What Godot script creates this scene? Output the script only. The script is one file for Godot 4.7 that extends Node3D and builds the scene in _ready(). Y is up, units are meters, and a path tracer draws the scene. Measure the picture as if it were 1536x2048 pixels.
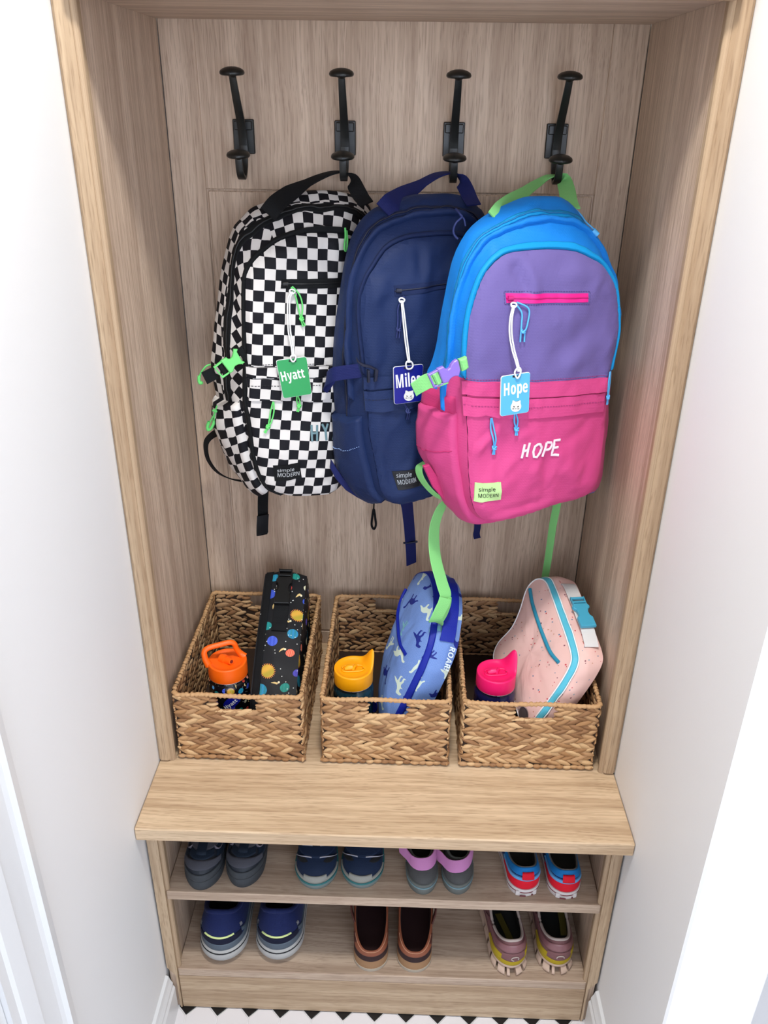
extends Node3D
# A bench alcove: camera, lights, room shell, locker, bench, hooks, bags, baskets, shoes.

var cam: Camera3D
var M := {}
var used := {}
var rng := RandomNumberGenerator.new()
var fnoise := FastNoiseLite.new()

# ---------------------------------------------------------------- mesh builder
class MB:
	var v := PackedVector3Array()
	var n := PackedVector3Array()
	var uv := PackedVector2Array()
	var ix := PackedInt32Array()
	var c := PackedColorArray()
	var col := Color(1, 1, 1)
	func vert(p: Vector3, t := Vector2.ZERO) -> int:
		v.append(p); n.append(Vector3.ZERO); uv.append(t); c.append(col)
		return v.size() - 1
	func tri(a: int, b: int, d: int) -> void:
		var f := (v[d] - v[a]).cross(v[b] - v[a])
		if f.length_squared() < 1e-24:
			return
		n[a] += f; n[b] += f; n[d] += f
		ix.append(a); ix.append(b); ix.append(d)
	func quad(a: int, b: int, d: int, e: int) -> void:
		tri(a, b, d); tri(a, d, e)
	func fquad(a: Vector3, b: Vector3, d: Vector3, e: Vector3, ua := Vector2.ZERO, ub := Vector2.ZERO, ud := Vector2.ZERO, ue := Vector2.ZERO) -> void:
		quad(vert(a, ua), vert(b, ub), vert(d, ud), vert(e, ue))
	# rows of points as a smooth grid; cu closes each row on itself
	func grid(rows: Array, uvs: Array = [], cu := false) -> void:
		var w: int = rows[0].size()
		var base := v.size()
		for r in rows.size():
			for i in w:
				vert(rows[r][i], uvs[r][i] if uvs.size() else Vector2(float(i) / w, float(r) / rows.size()))
		for r in rows.size() - 1:
			for i in (w if cu else w - 1):
				var j := (i + 1) % w
				quad(base + r * w + i, base + r * w + j, base + (r + 1) * w + j, base + (r + 1) * w + i)
	func fan(ring: PackedVector3Array, flip := false) -> void:
		var m := Vector3.ZERO
		for p in ring:
			m += p
		m /= ring.size()
		var b := vert(m, Vector2(m.x, m.y))
		var s := v.size()
		for p in ring:
			vert(p, Vector2(p.x, p.y))
		for i in ring.size():
			var j := (i + 1) % ring.size()
			if flip:
				tri(b, s + j, s + i)
			else:
				tri(b, s + i, s + j)
	# box with chamfered edges; g = axis of the grain (uv.y runs along it)
	func box(a: Vector3, b: Vector3, r := 0.0015, g := 1, off := Vector2.ZERO) -> void:
		var lo := Vector3(minf(a.x, b.x), minf(a.y, b.y), minf(a.z, b.z))
		var hi := Vector3(maxf(a.x, b.x), maxf(a.y, b.y), maxf(a.z, b.z))
		r = minf(r, 0.45 * minf(hi.x - lo.x, minf(hi.y - lo.y, hi.z - lo.z)))
		var P := func(sx: int, sy: int, sz: int, ax: int) -> Vector3:
			var q := Vector3(hi.x if sx > 0 else lo.x, hi.y if sy > 0 else lo.y, hi.z if sz > 0 else lo.z)
			var s := Vector3(sx, sy, sz)
			for k in 3:
				if k != ax:
					q[k] -= s[k] * r
			return q
		var U := func(p: Vector3, ax: int) -> Vector2:
			var o := []
			for k in 3:
				if k != ax and k != g:
					o.append(p[k])
			if ax == g:
				return Vector2(o[0], o[1]) + off
			return Vector2(o[0] if o.size() else 0.0, p[g]) + off
		for ax in 3:
			var e := (ax + 1) % 3
			var f := (ax + 2) % 3
			for s in [-1, 1]:
				var q := []
				for k in [[-1, -1], [1, -1], [1, 1], [-1, 1]]:
					var sg := Vector3i.ZERO
					sg[ax] = s; sg[e] = k[0]; sg[f] = k[1]
					q.append(P.call(sg.x, sg.y, sg.z, ax))
				if s > 0:
					q.reverse()
				fquad(q[0], q[1], q[2], q[3], U.call(q[0], ax), U.call(q[1], ax), U.call(q[2], ax), U.call(q[3], ax))
			# the four edges that run along ax
			for k in [[-1, -1], [1, -1], [1, 1], [-1, 1]]:
				var q := []
				for t in [[-1, e], [1, e], [1, f], [-1, f]]:
					var sg := Vector3i.ZERO
					sg[ax] = t[0]; sg[e] = k[0]; sg[f] = k[1]
					var pp: Vector3 = P.call(sg.x, sg.y, sg.z, t[1])
					q.append(pp)
				# pull the ends in so that corners close
				if k[0] * k[1] > 0:
					q.reverse()
				fquad(q[0], q[1], q[2], q[3], U.call(q[0], e), U.call(q[1], e), U.call(q[2], e), U.call(q[3], e))
		for sx in [-1, 1]:
			for sy in [-1, 1]:
				for sz in [-1, 1]:
					var a0 := vert(P.call(sx, sy, sz, 0))
					var a1 := vert(P.call(sx, sy, sz, 1))
					var a2 := vert(P.call(sx, sy, sz, 2))
					if sx * sy * sz > 0:
						tri(a0, a2, a1)
					else:
						tri(a0, a1, a2)
	func tube(path: PackedVector3Array, r, sides := 8, closed := false, flat := 1.0, upref := Vector3(0, 0, 1)) -> void:
		var rows := []
		var m := path.size()
		for i in m:
			var t: Vector3
			if closed:
				t = path[(i + 1) % m] - path[(i + m - 1) % m]
			else:
				t = path[mini(i + 1, m - 1)] - path[maxi(i - 1, 0)]
			t = t.normalized()
			var s := t.cross(upref)
			if s.length() < 0.05:
				s = t.cross(Vector3(1, 0, 0))
			s = s.normalized()
			var q := s.cross(t).normalized()
			var rr: float = r if (r is float) else r[i]
			var ring := PackedVector3Array()
			for k in sides:
				var a := TAU * k / sides
				ring.append(path[i] + s * cos(a) * rr + q * sin(a) * rr * flat)
			rows.append(ring)
		if closed:
			rows.append(rows[0])
		grid(rows, [], true)
		if not closed:
			fan(rows[0], true)
			fan(rows[m - 1], false)
	# flat band: path, width vectors (half), thickness
	func ribbon(path: PackedVector3Array, wv: PackedVector3Array, th := 0.0016) -> void:
		var m := path.size()
		var top := []
		var tu := []
		var len := 0.0
		for i in m:
			var t := (path[mini(i + 1, m - 1)] - path[maxi(i - 1, 0)]).normalized()
			var w := wv[i]
			var nn := t.cross(w.normalized()).normalized() * th * 0.5
			if i:
				len += path[i].distance_to(path[i - 1])
			top.append(PackedVector3Array([path[i] - w + nn * 0.2, path[i] - w * 0.93 + nn, path[i] + w * 0.93 + nn, path[i] + w + nn * 0.2, path[i] + w - nn * 0.2, path[i] + w * 0.93 - nn, path[i] - w * 0.93 - nn, path[i] - w - nn * 0.2]))
			var l := w.length()
			tu.append(PackedVector2Array([Vector2(-l, len), Vector2(-l, len), Vector2(l, len), Vector2(l, len), Vector2(l, len), Vector2(l, len), Vector2(-l, len), Vector2(-l, len)]))
		grid(top, tu, true)
		fan(top[0], true)
		fan(top[m - 1], false)
	func lathe(prof: PackedVector2Array, sides := 48, o := Vector3.ZERO) -> void:
		var rows := []
		var us := []
		var l := 0.0
		for i in prof.size():
			if i:
				l += prof[i].distance_to(prof[i - 1])
			var ring := PackedVector3Array()
			var ur := PackedVector2Array()
			for k in sides + 1:
				var a := TAU * k / sides
				ring.append(o + Vector3(sin(a) * prof[i].x, prof[i].y, cos(a) * prof[i].x))
				ur.append(Vector2(a * 0.035, l))
			rows.append(ring); us.append(ur)
		grid(rows, us)
	# outline in x,y pushed out along z from z0 to z1, with a small chamfer r at the front
	func prism(poly: PackedVector2Array, z0: float, z1: float, r := 0.0, T := Transform3D()) -> void:
		if Geometry2D.is_polygon_clockwise(poly):
			poly = poly.duplicate(); poly.reverse()
		var inner := poly
		if r > 0:
			var o := Geometry2D.offset_polygon(poly, -r, Geometry2D.JOIN_MITER)
			if o.size() == 1 and o[0].size() == poly.size():
				# match the first vertex
				var best := 0
				for i in poly.size():
					if o[0][i].distance_to(poly[0]) < o[0][best].distance_to(poly[0]):
						best = i
				inner = PackedVector2Array()
				for i in poly.size():
					inner.append(o[0][(best + i) % poly.size()])
				if Geometry2D.is_polygon_clockwise(inner):
					inner = poly
			if inner == poly:
				r = 0.0
		var m := poly.size()
		var P := func(q: Vector2, z: float) -> Vector3: return T * Vector3(q.x, q.y, z)
		for i in m:
			var j := (i + 1) % m
			fquad(P.call(poly[j], z0), P.call(poly[i], z0), P.call(poly[i], z1 - r), P.call(poly[j], z1 - r))
			if r > 0:
				fquad(P.call(poly[j], z1 - r), P.call(poly[i], z1 - r), P.call(inner[i], z1), P.call(inner[j], z1))
		var tr := Geometry2D.triangulate_polygon(inner)
		var b := v.size()
		for q in inner:
			vert(P.call(q, z1), q)
		for i in range(0, tr.size(), 3):
			tri(b + tr[i], b + tr[i + 2], b + tr[i + 1])
		tr = Geometry2D.triangulate_polygon(poly)
		b = v.size()
		for q in poly:
			vert(P.call(q, z0), q)
		for i in range(0, tr.size(), 3):
			tri(b + tr[i], b + tr[i + 1], b + tr[i + 2])
	func mesh() -> ArrayMesh:
		var a := []
		a.resize(Mesh.ARRAY_MAX)
		var nn := PackedVector3Array()
		nn.resize(n.size())
		for i in n.size():
			nn[i] = n[i].normalized() if n[i].length_squared() > 0 else Vector3.UP
		a[Mesh.ARRAY_VERTEX] = v
		a[Mesh.ARRAY_NORMAL] = nn
		a[Mesh.ARRAY_TEX_UV] = uv
		a[Mesh.ARRAY_COLOR] = c
		a[Mesh.ARRAY_INDEX] = ix
		var m := ArrayMesh.new()
		m.add_surface_from_arrays(Mesh.PRIMITIVE_TRIANGLES, a)
		return m

# ---------------------------------------------------------------- node helpers
func numbered(called: String) -> String:
	if not used.has(called):
		used[called] = 0
		return called
	used[called] += 1
	return "%s_%03d" % [called, used[called]]

func obj(called: String, mb, m: Material, parent: Node = null) -> MeshInstance3D:
	var o := MeshInstance3D.new()
	o.mesh = mb.mesh() if mb is MB else mb
	o.material_override = m
	if parent == null:
		o.name = numbered(called)
		add_child(o)
	else:
		var k := 0
		var nm := called
		while parent.has_node(NodePath(nm)):
			k += 1
			nm = "%s_%03d" % [called, k]
		o.name = nm
		parent.add_child(o)
	return o

func tag(o: Node, label: String, category: String, group := "") -> void:
	o.set_meta("label", label)
	o.set_meta("category", category)
	if group:
		o.set_meta("group", group)

func thing(called: String, label: String, category: String, T := Transform3D(), group := "") -> Node3D:
	var o := Node3D.new()
	o.name = numbered(called)
	o.transform = T
	add_child(o)
	tag(o, label, category, group)
	return o

func struct(called: String, mb, m: Material) -> MeshInstance3D:
	var o := obj(called, mb, m)
	o.set_meta("kind", "structure")
	return o

func lab(o: Node, label: String) -> Node:
	o.set_meta("label", label)
	return o

func p2(a: Array) -> PackedVector2Array:
	var o := PackedVector2Array()
	for i in range(0, a.size(), 2):
		o.append(Vector2(a[i], a[i + 1]))
	return o

func p3(a: Array) -> PackedVector3Array:
	var o := PackedVector3Array()
	for i in range(0, a.size(), 3):
		o.append(Vector3(a[i], a[i + 1], a[i + 2]))
	return o

func smooth3(a: PackedVector3Array, k := 6, closed := false) -> PackedVector3Array:
	var o := PackedVector3Array()
	var m := a.size()
	for i in (m if closed else m - 1):
		var p0 := a[(i + m - 1) % m] if closed else a[maxi(i - 1, 0)]
		var p1 := a[i]
		var q := a[(i + 1) % m]
		var p3_ := a[(i + 2) % m] if closed else a[mini(i + 2, m - 1)]
		for j in k:
			o.append(p1.cubic_interpolate(q, p0, p3_, float(j) / k))
	if not closed:
		o.append(a[m - 1])
	return o

func smooth2(a: PackedVector2Array, k := 4) -> PackedVector2Array:
	var o := PackedVector2Array()
	var m := a.size()
	for i in m:
		for j in k:
			o.append(a[i].cubic_interpolate(a[(i + 1) % m], a[(i + m - 1) % m], a[(i + 2) % m], float(j) / k))
	return o

func col(hex: String) -> Color:
	return Color(hex)

func mat(c: Color, rough := 0.8, metal := 0.0, spec := 0.5) -> StandardMaterial3D:
	var m := StandardMaterial3D.new()
	m.albedo_color = c
	m.roughness = rough
	m.metallic = metal
	m.metallic_specular = spec
	return m

func cloth(c: Color, rough := 0.75, sheen := 0.25) -> StandardMaterial3D:
	var m := mat(c, rough, 0.0, 0.35)
	m.rim_enabled = true
	m.rim = sheen
	m.rim_tint = 0.6
	m.heightmap_enabled = true
	m.heightmap_texture = M.weave_tex
	m.heightmap_scale = 0.02
	m.uv1_triplanar = true
	m.uv1_scale = Vector3(60, 60, 60)
	return m

func tex(im: Image) -> ImageTexture:
	return ImageTexture.create_from_image(im)

# ---------------------------------------------------------------- wood
func wood_tex(seed_: int, contrast: float, c0: Color, c1: Color, c2: Color) -> ImageTexture:
	var w := 1024
	var h := 768
	var a := FastNoiseLite.new(); a.seed = seed_; a.frequency = 1.0; a.fractal_octaves = 3
	var b := FastNoiseLite.new(); b.seed = seed_ + 5; b.frequency = 1.0; b.fractal_octaves = 2
	var im := Image.create(w, h, false, Image.FORMAT_RGB8)
	for y in h:
		for x in w:
			var fx := float(x) / w
			var fy := float(y) / h
			# broad bands, bent grain, fine pores drawn along y
			var bend := 0.010 * a.get_noise_2d(fx * 3.0, fy * 2.2)
			var broad := a.get_noise_2d((fx + bend) * 22.0 + 31.0, fy * 0.8)
			var grain := b.get_noise_2d((fx + bend) * 120.0, fy * 4.0 + 9.0)
			var pore := b.get_noise_2d((fx + bend) * 420.0 + 7.0, fy * 17.0)
			var t := 0.5 + contrast * (0.62 * broad + 0.42 * grain)
			var cc := c0.lerp(c1, clampf(t, 0.0, 1.0))
			var p := clampf((pore - 0.18) * 2.2, 0.0, 1.0)
			cc = cc.lerp(c2, p * 0.34 * contrast)
			im.set_pixel(x, y, cc)
	return tex(im)

func wood_mat(t: Texture2D, rough := 0.5) -> StandardMaterial3D:
	var m := mat(Color.WHITE, rough, 0.0, 0.4)
	m.albedo_texture = t
	m.uv1_scale = Vector3(1.0 / 0.9, 1.0 / 1.25, 1)
	return m

func checker_tex() -> ImageTexture:
	var n := 128
	var im := Image.create(n, n, false, Image.FORMAT_RGB8)
	for y in n:
		for x in n:
			var k := (int(x * 2.0 / n) + int(y * 2.0 / n)) % 2
			im.set_pixel(x, y, Color(0.055, 0.055, 0.085) if k else Color(0.86, 0.84, 0.825))
	return tex(im)

func make_materials() -> void:
	fnoise.seed = 4
	fnoise.frequency = 1.0
	fnoise.fractal_octaves = 3
	var wv := Image.create(32, 32, false, Image.FORMAT_RGB8)
	for y in 32:
		for x in 32:
			var q := 0.5 + 0.25 * sin(TAU * x / 8.0) * (1.0 if (y / 4) % 2 else -1.0) + 0.2 * sin(TAU * y / 8.0)
			wv.set_pixel(x, y, Color(q, q, q))
	M.weave_tex = tex(wv)
	var t1 := wood_tex(11, 1.25, Color(0.715, 0.615, 0.53), Color(0.845, 0.75, 0.66), Color(0.53, 0.435, 0.365))
	var t2 := wood_tex(23, 1.35, Color(0.725, 0.61, 0.485), Color(0.85, 0.745, 0.615), Color(0.54, 0.43, 0.325))
	M.wood = wood_mat(t1)
	M.wood_shelf_shaded = wood_mat(t1)
	M.wood_shelf_shaded.albedo_color = Color(0.90, 0.895, 0.89)  # tint darkens the shelf wood in place of shade inside the cubby
	M.wood_top = wood_mat(t2, 0.42)
	M.wood_edge = wood_mat(t2, 0.55)
	M.wood_edge.albedo_color = Color(0.89, 0.885, 0.885)
	M.wall = mat(Color(0.93, 0.925, 0.92), 0.6)
	M.trim = mat(Color(0.89, 0.89, 0.89), 0.35)
	M.ceiling = mat(Color(0.95, 0.95, 0.94), 0.9)
	M.grout = mat(Color(0.93, 0.92, 0.92), 0.9)
	M.tile_white = mat(Color(0.90, 0.885, 0.89), 0.3)
	M.tile_black = mat(Color(0.06, 0.065, 0.075), 0.3)
	M.black_metal = mat(Color(0.10, 0.105, 0.10), 0.38, 0.0, 0.5)
	M.black_web = cloth(Color(0.045, 0.05, 0.06), 0.8, 0.15)
	M.black_plastic = mat(Color(0.05, 0.055, 0.06), 0.45)
	M.lime = cloth(Color(0.53, 0.83, 0.50), 0.6, 0.3)
	M.lime_plastic = mat(Color(0.45, 0.86, 0.47), 0.4)
	M.lime_cord = mat(Color(0.42, 0.85, 0.45), 0.6)
	M.green_dark = mat(Color(0.20, 0.66, 0.28), 0.5)
	M.white_cord = mat(Color(0.93, 0.93, 0.93), 0.5)
	M.white_ink = mat(Color(0.96, 0.96, 0.96), 0.6)
	M.ink = mat(Color(0.06, 0.06, 0.07), 0.7)
	M.chrome = mat(Color(0.75, 0.76, 0.78), 0.25, 1.0)

func _ready() -> void:
	rng.seed = 7
	# camera, surroundings, lights
	var cb: Array = [0.9995, 0.0127, -0.0283, -0.024, 0.8947, -0.4461, 0.0197, 0.4466, 0.8945, 0.0141, 1.5038, 1.4094]
	cam = Camera3D.new()
	cam.name = "camera"
	cam.transform = Transform3D(Basis(Vector3(cb[0], cb[1], cb[2]), Vector3(cb[3], cb[4], cb[5]), Vector3(cb[6], cb[7], cb[8])).orthonormalized(), Vector3(cb[9], cb[10], cb[11]))
	cam.keep_aspect = Camera3D.KEEP_HEIGHT
	cam.fov = 63.832
	cam.near = 0.02
	cam.far = 30.0
	add_child(cam)
	cam.current = true
	var env := Environment.new()
	env.background_mode = Environment.BG_COLOR
	env.background_color = Color(0.72, 0.82, 0.95)
	env.tonemap_mode = Environment.TONE_MAPPER_LINEAR
	env.tonemap_exposure = 1.0
	env.sdfgi_enabled = true
	env.ssao_enabled = true
	env.ssil_enabled = true
	var we := WorldEnvironment.new()
	we.name = "world"
	we.environment = env
	add_child(we)
	build_lights()
	make_materials()
	build_room()
	build_locker()
	build_hooks()
	build_bags()
	build_baskets()
	build_shoes()

# ---------------------------------------------------------------- room
const XW := 0.3872      # inner faces of the alcove walls
const SEAT := 0.4916
const HALL := 3.1       # far end of the hall behind the camera

func build_lights() -> void:
	var a := AreaLight3D.new()
	a.name = "window_light"
	a.area_size = Vector2(1.7, 1.5)
	a.light_color = Color(0.888, 0.928, 1.0)
	a.light_energy = 2.7
	a.area_normalize_energy = true
	a.position = Vector3(0.75, 1.45, HALL - 0.10)
	a.rotation = Vector3(0, 0, 0)      # shines towards -z
	a.area_range = 12.0
	a.area_attenuation = 2.0
	a.shadow_enabled = true
	add_child(a)
	var lamps := [[0.02, 0.90, Color(1.0, 1.0, 0.985), 2.0]]
	for l in lamps:
		var s := AreaLight3D.new()
		s.name = numbered("ceiling_lamp_light")
		s.area_size = Vector2(0.17, 0.17)
		s.light_color = l[2]
		s.light_energy = l[3]
		s.area_normalize_energy = true
		s.position = Vector3(l[0], 2.435, l[1])
		s.rotation = Vector3(-PI / 2, 0, 0)
		s.area_range = 12.0
		s.area_attenuation = 2.0
		s.shadow_enabled = true
		add_child(s)

func build_room() -> void:
	var mb := MB.new()
	# left wall with the doorway that starts at z = 0.885
	mb.box(Vector3(-XW, 0, -0.12), Vector3(-XW - 0.12, 2.45, 0.885), 0.001)
	mb.box(Vector3(-XW, 2.06, 0.885), Vector3(-XW - 0.12, 2.45, 1.75), 0.001)
	mb.box(Vector3(-XW, 0, 1.75), Vector3(-XW - 0.12, 2.45, HALL), 0.001)
	struct("wall_left", mb, M.wall)
	mb = MB.new()
	mb.box(Vector3(XW, 0, -0.12), Vector3(XW + 0.118, 2.45, 0.712), 0.003)
	struct("wall_right", mb, M.wall)
	mb = MB.new()
	mb.box(Vector3(-XW - 0.12, 0, -0.025), Vector3(XW + 0.118, 2.45, -0.12), 0.001)
	struct("wall_back", mb, M.wall)
	mb = MB.new()
	mb.box(Vector3(XW + 0.10, 0, 0.10), Vector3(2.2, 2.45, 0.0), 0.001)
	mb.box(Vector3(2.2, 0, 0.0), Vector3(2.3, 2.45, HALL), 0.001)
	struct("wall_side_hall", mb, M.wall)
	mb = MB.new()
	# far wall behind the camera, around its window
	mb.box(Vector3(-0.6, 0, HALL), Vector3(-0.15, 2.45, HALL + 0.12), 0.001)
	mb.box(Vector3(1.65, 0, HALL), Vector3(2.3, 2.45, HALL + 0.12), 0.001)
	mb.box(Vector3(-0.15, 0, HALL), Vector3(1.65, 0.66, HALL + 0.12), 0.001)
	mb.box(Vector3(-0.15, 2.25, HALL), Vector3(1.65, 2.45, HALL + 0.12), 0.001)
	struct("wall_front", mb, M.wall)
	mb = MB.new()
	mb.box(Vector3(-0.6, 2.45, -0.12), Vector3(2.3, 2.55, HALL + 0.12), 0.001)
	struct("ceiling", mb, M.ceiling)
	# window behind the camera
	mb = MB.new()
	for x in [-0.15, 0.72, 1.59]:
		mb.box(Vector3(x, 0.66, HALL), Vector3(x + 0.06, 2.25, HALL + 0.06), 0.004)
	for y in [0.66, 2.19]:
		mb.box(Vector3(-0.15, y, HALL), Vector3(1.65, y + 0.06, HALL + 0.06), 0.004)
	var win := struct("window_1", mb, M.trim)
	var gl := mat(Color(0.9, 0.95, 1.0), 0.4)
	gl.emission_enabled = true
	gl.emission = Color(0.888, 0.928, 1.0)
	gl.emission_energy_multiplier = 1.2
	mb = MB.new()
	mb.box(Vector3(-0.12, 0.70, HALL + 0.03), Vector3(1.62, 2.2, HALL + 0.035), 0.0)
	obj("window_pane", mb, gl, win)
	# ceiling lamps: a trim ring and a glowing disc
	var glow := mat(Color(1, 0.97, 0.9), 0.5)
	glow.emission_enabled = true
	glow.emission = Color(1.0, 1.0, 0.985)
	glow.emission_energy_multiplier = 3.0
	for p in [Vector3(0.02, 2.45, 0.90)]:
		var o := thing("ceiling_lamp", "round white recessed ceiling lamp above the bench alcove", "ceiling lamp", Transform3D(Basis(), p))
		mb = MB.new()
		mb.lathe(PackedVector2Array([Vector2(0.085, 0), Vector2(0.105, 0), Vector2(0.107, -0.004), Vector2(0.10, -0.007), Vector2(0.085, -0.006)]), 40)
		obj("trim_ring", mb, M.trim, o)
		mb = MB.new()
		mb.lathe(PackedVector2Array([Vector2(0.085, -0.001), Vector2(0.084, -0.004), Vector2(0.0, -0.005)]), 40)
		obj("lamp_disc", mb, glow, o)
	build_floor()
	# baseboards with a moulded top
	var prof := PackedVector2Array([Vector2(0, 0), Vector2(0.014, 0), Vector2(0.014, 0.062), Vector2(0.011, 0.068), Vector2(0.011, 0.074), Vector2(0.007, 0.084), Vector2(0.005, 0.092), Vector2(0, 0.095)])
	for s in [-1, 1]:
		mb = MB.new()
		var z1 := 0.79 if s < 0 else 0.712
		var rows := []
		for z in [0.4705, z1]:
			var r := PackedVector3Array()
			for q in prof:
				r.append(Vector3(s * (XW - q.x), q.y, z))
			rows.append(r)
		for i in prof.size() - 1:
			mb.fquad(rows[0][i], rows[0][i + 1], rows[1][i + 1], rows[1][i])
		for r in rows:
			mb.fan(r)
		struct("baseboard_left" if s < 0 else "baseboard_right", mb, M.trim)
	# door casing on the left wall and the door in its opening
	mb = MB.new()
	var cp := PackedVector2Array([Vector2(0.79, 0), Vector2(0.79, 0.017), Vector2(0.803, 0.019), Vector2(0.806, 0.014), Vector2(0.812, 0.012), Vector2(0.842, 0.010), Vector2(0.846, 0.013), Vector2(0.868, 0.009), Vector2(0.872, 0.006), Vector2(0.885, 0.006), Vector2(0.885, 0)])
	for i in cp.size() - 1:
		mb.fquad(Vector3(-XW + cp[i].y, 0, cp[i].x), Vector3(-XW + cp[i].y, 2.13, cp[i].x), Vector3(-XW + cp[i + 1].y, 2.13, cp[i + 1].x), Vector3(-XW + cp[i + 1].y, 0, cp[i + 1].x))
	mb.box(Vector3(-XW, 2.06, 0.79), Vector3(-XW + 0.017, 2.135, 1.84), 0.003)
	mb.box(Vector3(-XW, 0, 1.75), Vector3(-XW + 0.017, 2.06, 1.84), 0.003)
	mb.box(Vector3(-XW - 0.12, 0, 0.885), Vector3(-XW, 2.06, 0.897), 0.001)
	mb.box(Vector3(-XW - 0.06, 0, 0.897), Vector3(-XW - 0.047, 2.06, 0.910), 0.001)
	struct("trim_1", mb, M.trim)
	mb = MB.new()
	mb.box(Vector3(-XW - 0.062, 0.008, 0.90), Vector3(-XW - 0.10, 2.05, 1.745), 0.002)
	struct("door_1", mb, M.trim)

func build_floor() -> void:
	var mb := MB.new()
	mb.box(Vector3(-0.6, -0.0015, -0.12), Vector3(2.3, -0.1, HALL + 0.12), 0.0)
	var fl := struct("floor", mb, M.grout)
	# octagon tiles with black corner squares, built where the camera can see them
	var p := 0.0577
	var d := 0.0166      # half diagonal of a black square
	var g := 0.0009      # half a joint
	var oc := PackedVector2Array()
	var h := p / 2 - g
	var k := d + g * 0.4
	for q in [[h, h - k + g], [h - k + g, h], [-h + k - g, h], [-h, h - k + g], [-h, -h + k - g], [-h + k - g, -h], [h - k + g, -h], [h, -h + k - g]]:
		oc.append(Vector2(q[0], q[1]))
	var om := MB.new()
	om.prism(oc, -0.006, 0.0, 0.0008)
	var omesh := om.mesh()
	var dm := MB.new()
	var dd := d - g * 1.2
	dm.prism(PackedVector2Array([Vector2(dd, 0), Vector2(0, dd), Vector2(-dd, 0), Vector2(0, -dd)]), -0.006, 0.0002, 0.0008)
	var dmesh := dm.mesh()
	var turn := Basis(Vector3(1, 0, 0), Vector3(0, 0, -1), Vector3(0, 1, 0))
	for j in 9:
		for i in 14:
			var x := -0.4146 + p * i
			var z := 0.4655 + p * j
			if x < 0.40 and x > -0.40:
				var a := obj("black_tile", dmesh, M.tile_black, fl)
				a.transform = Transform3D(turn, Vector3(x, 0.0, z))
			if x + p / 2 < XW and x + p / 2 > -XW:
				var b := obj("white_tile", omesh, M.tile_white, fl)
				b.transform = Transform3D(turn, Vector3(x + p / 2, 0.0, z + p / 2))

# ---------------------------------------------------------------- locker, bench, cubby
func bead(mb: MB, x: float, z: float, y0: float, y1: float, r: float) -> void:
	var path := PackedVector3Array()
	for i in 9:
		path.append(Vector3(x, lerpf(y0, y1, i / 8.0), z))
	mb.tube(path, r, 12)

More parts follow.
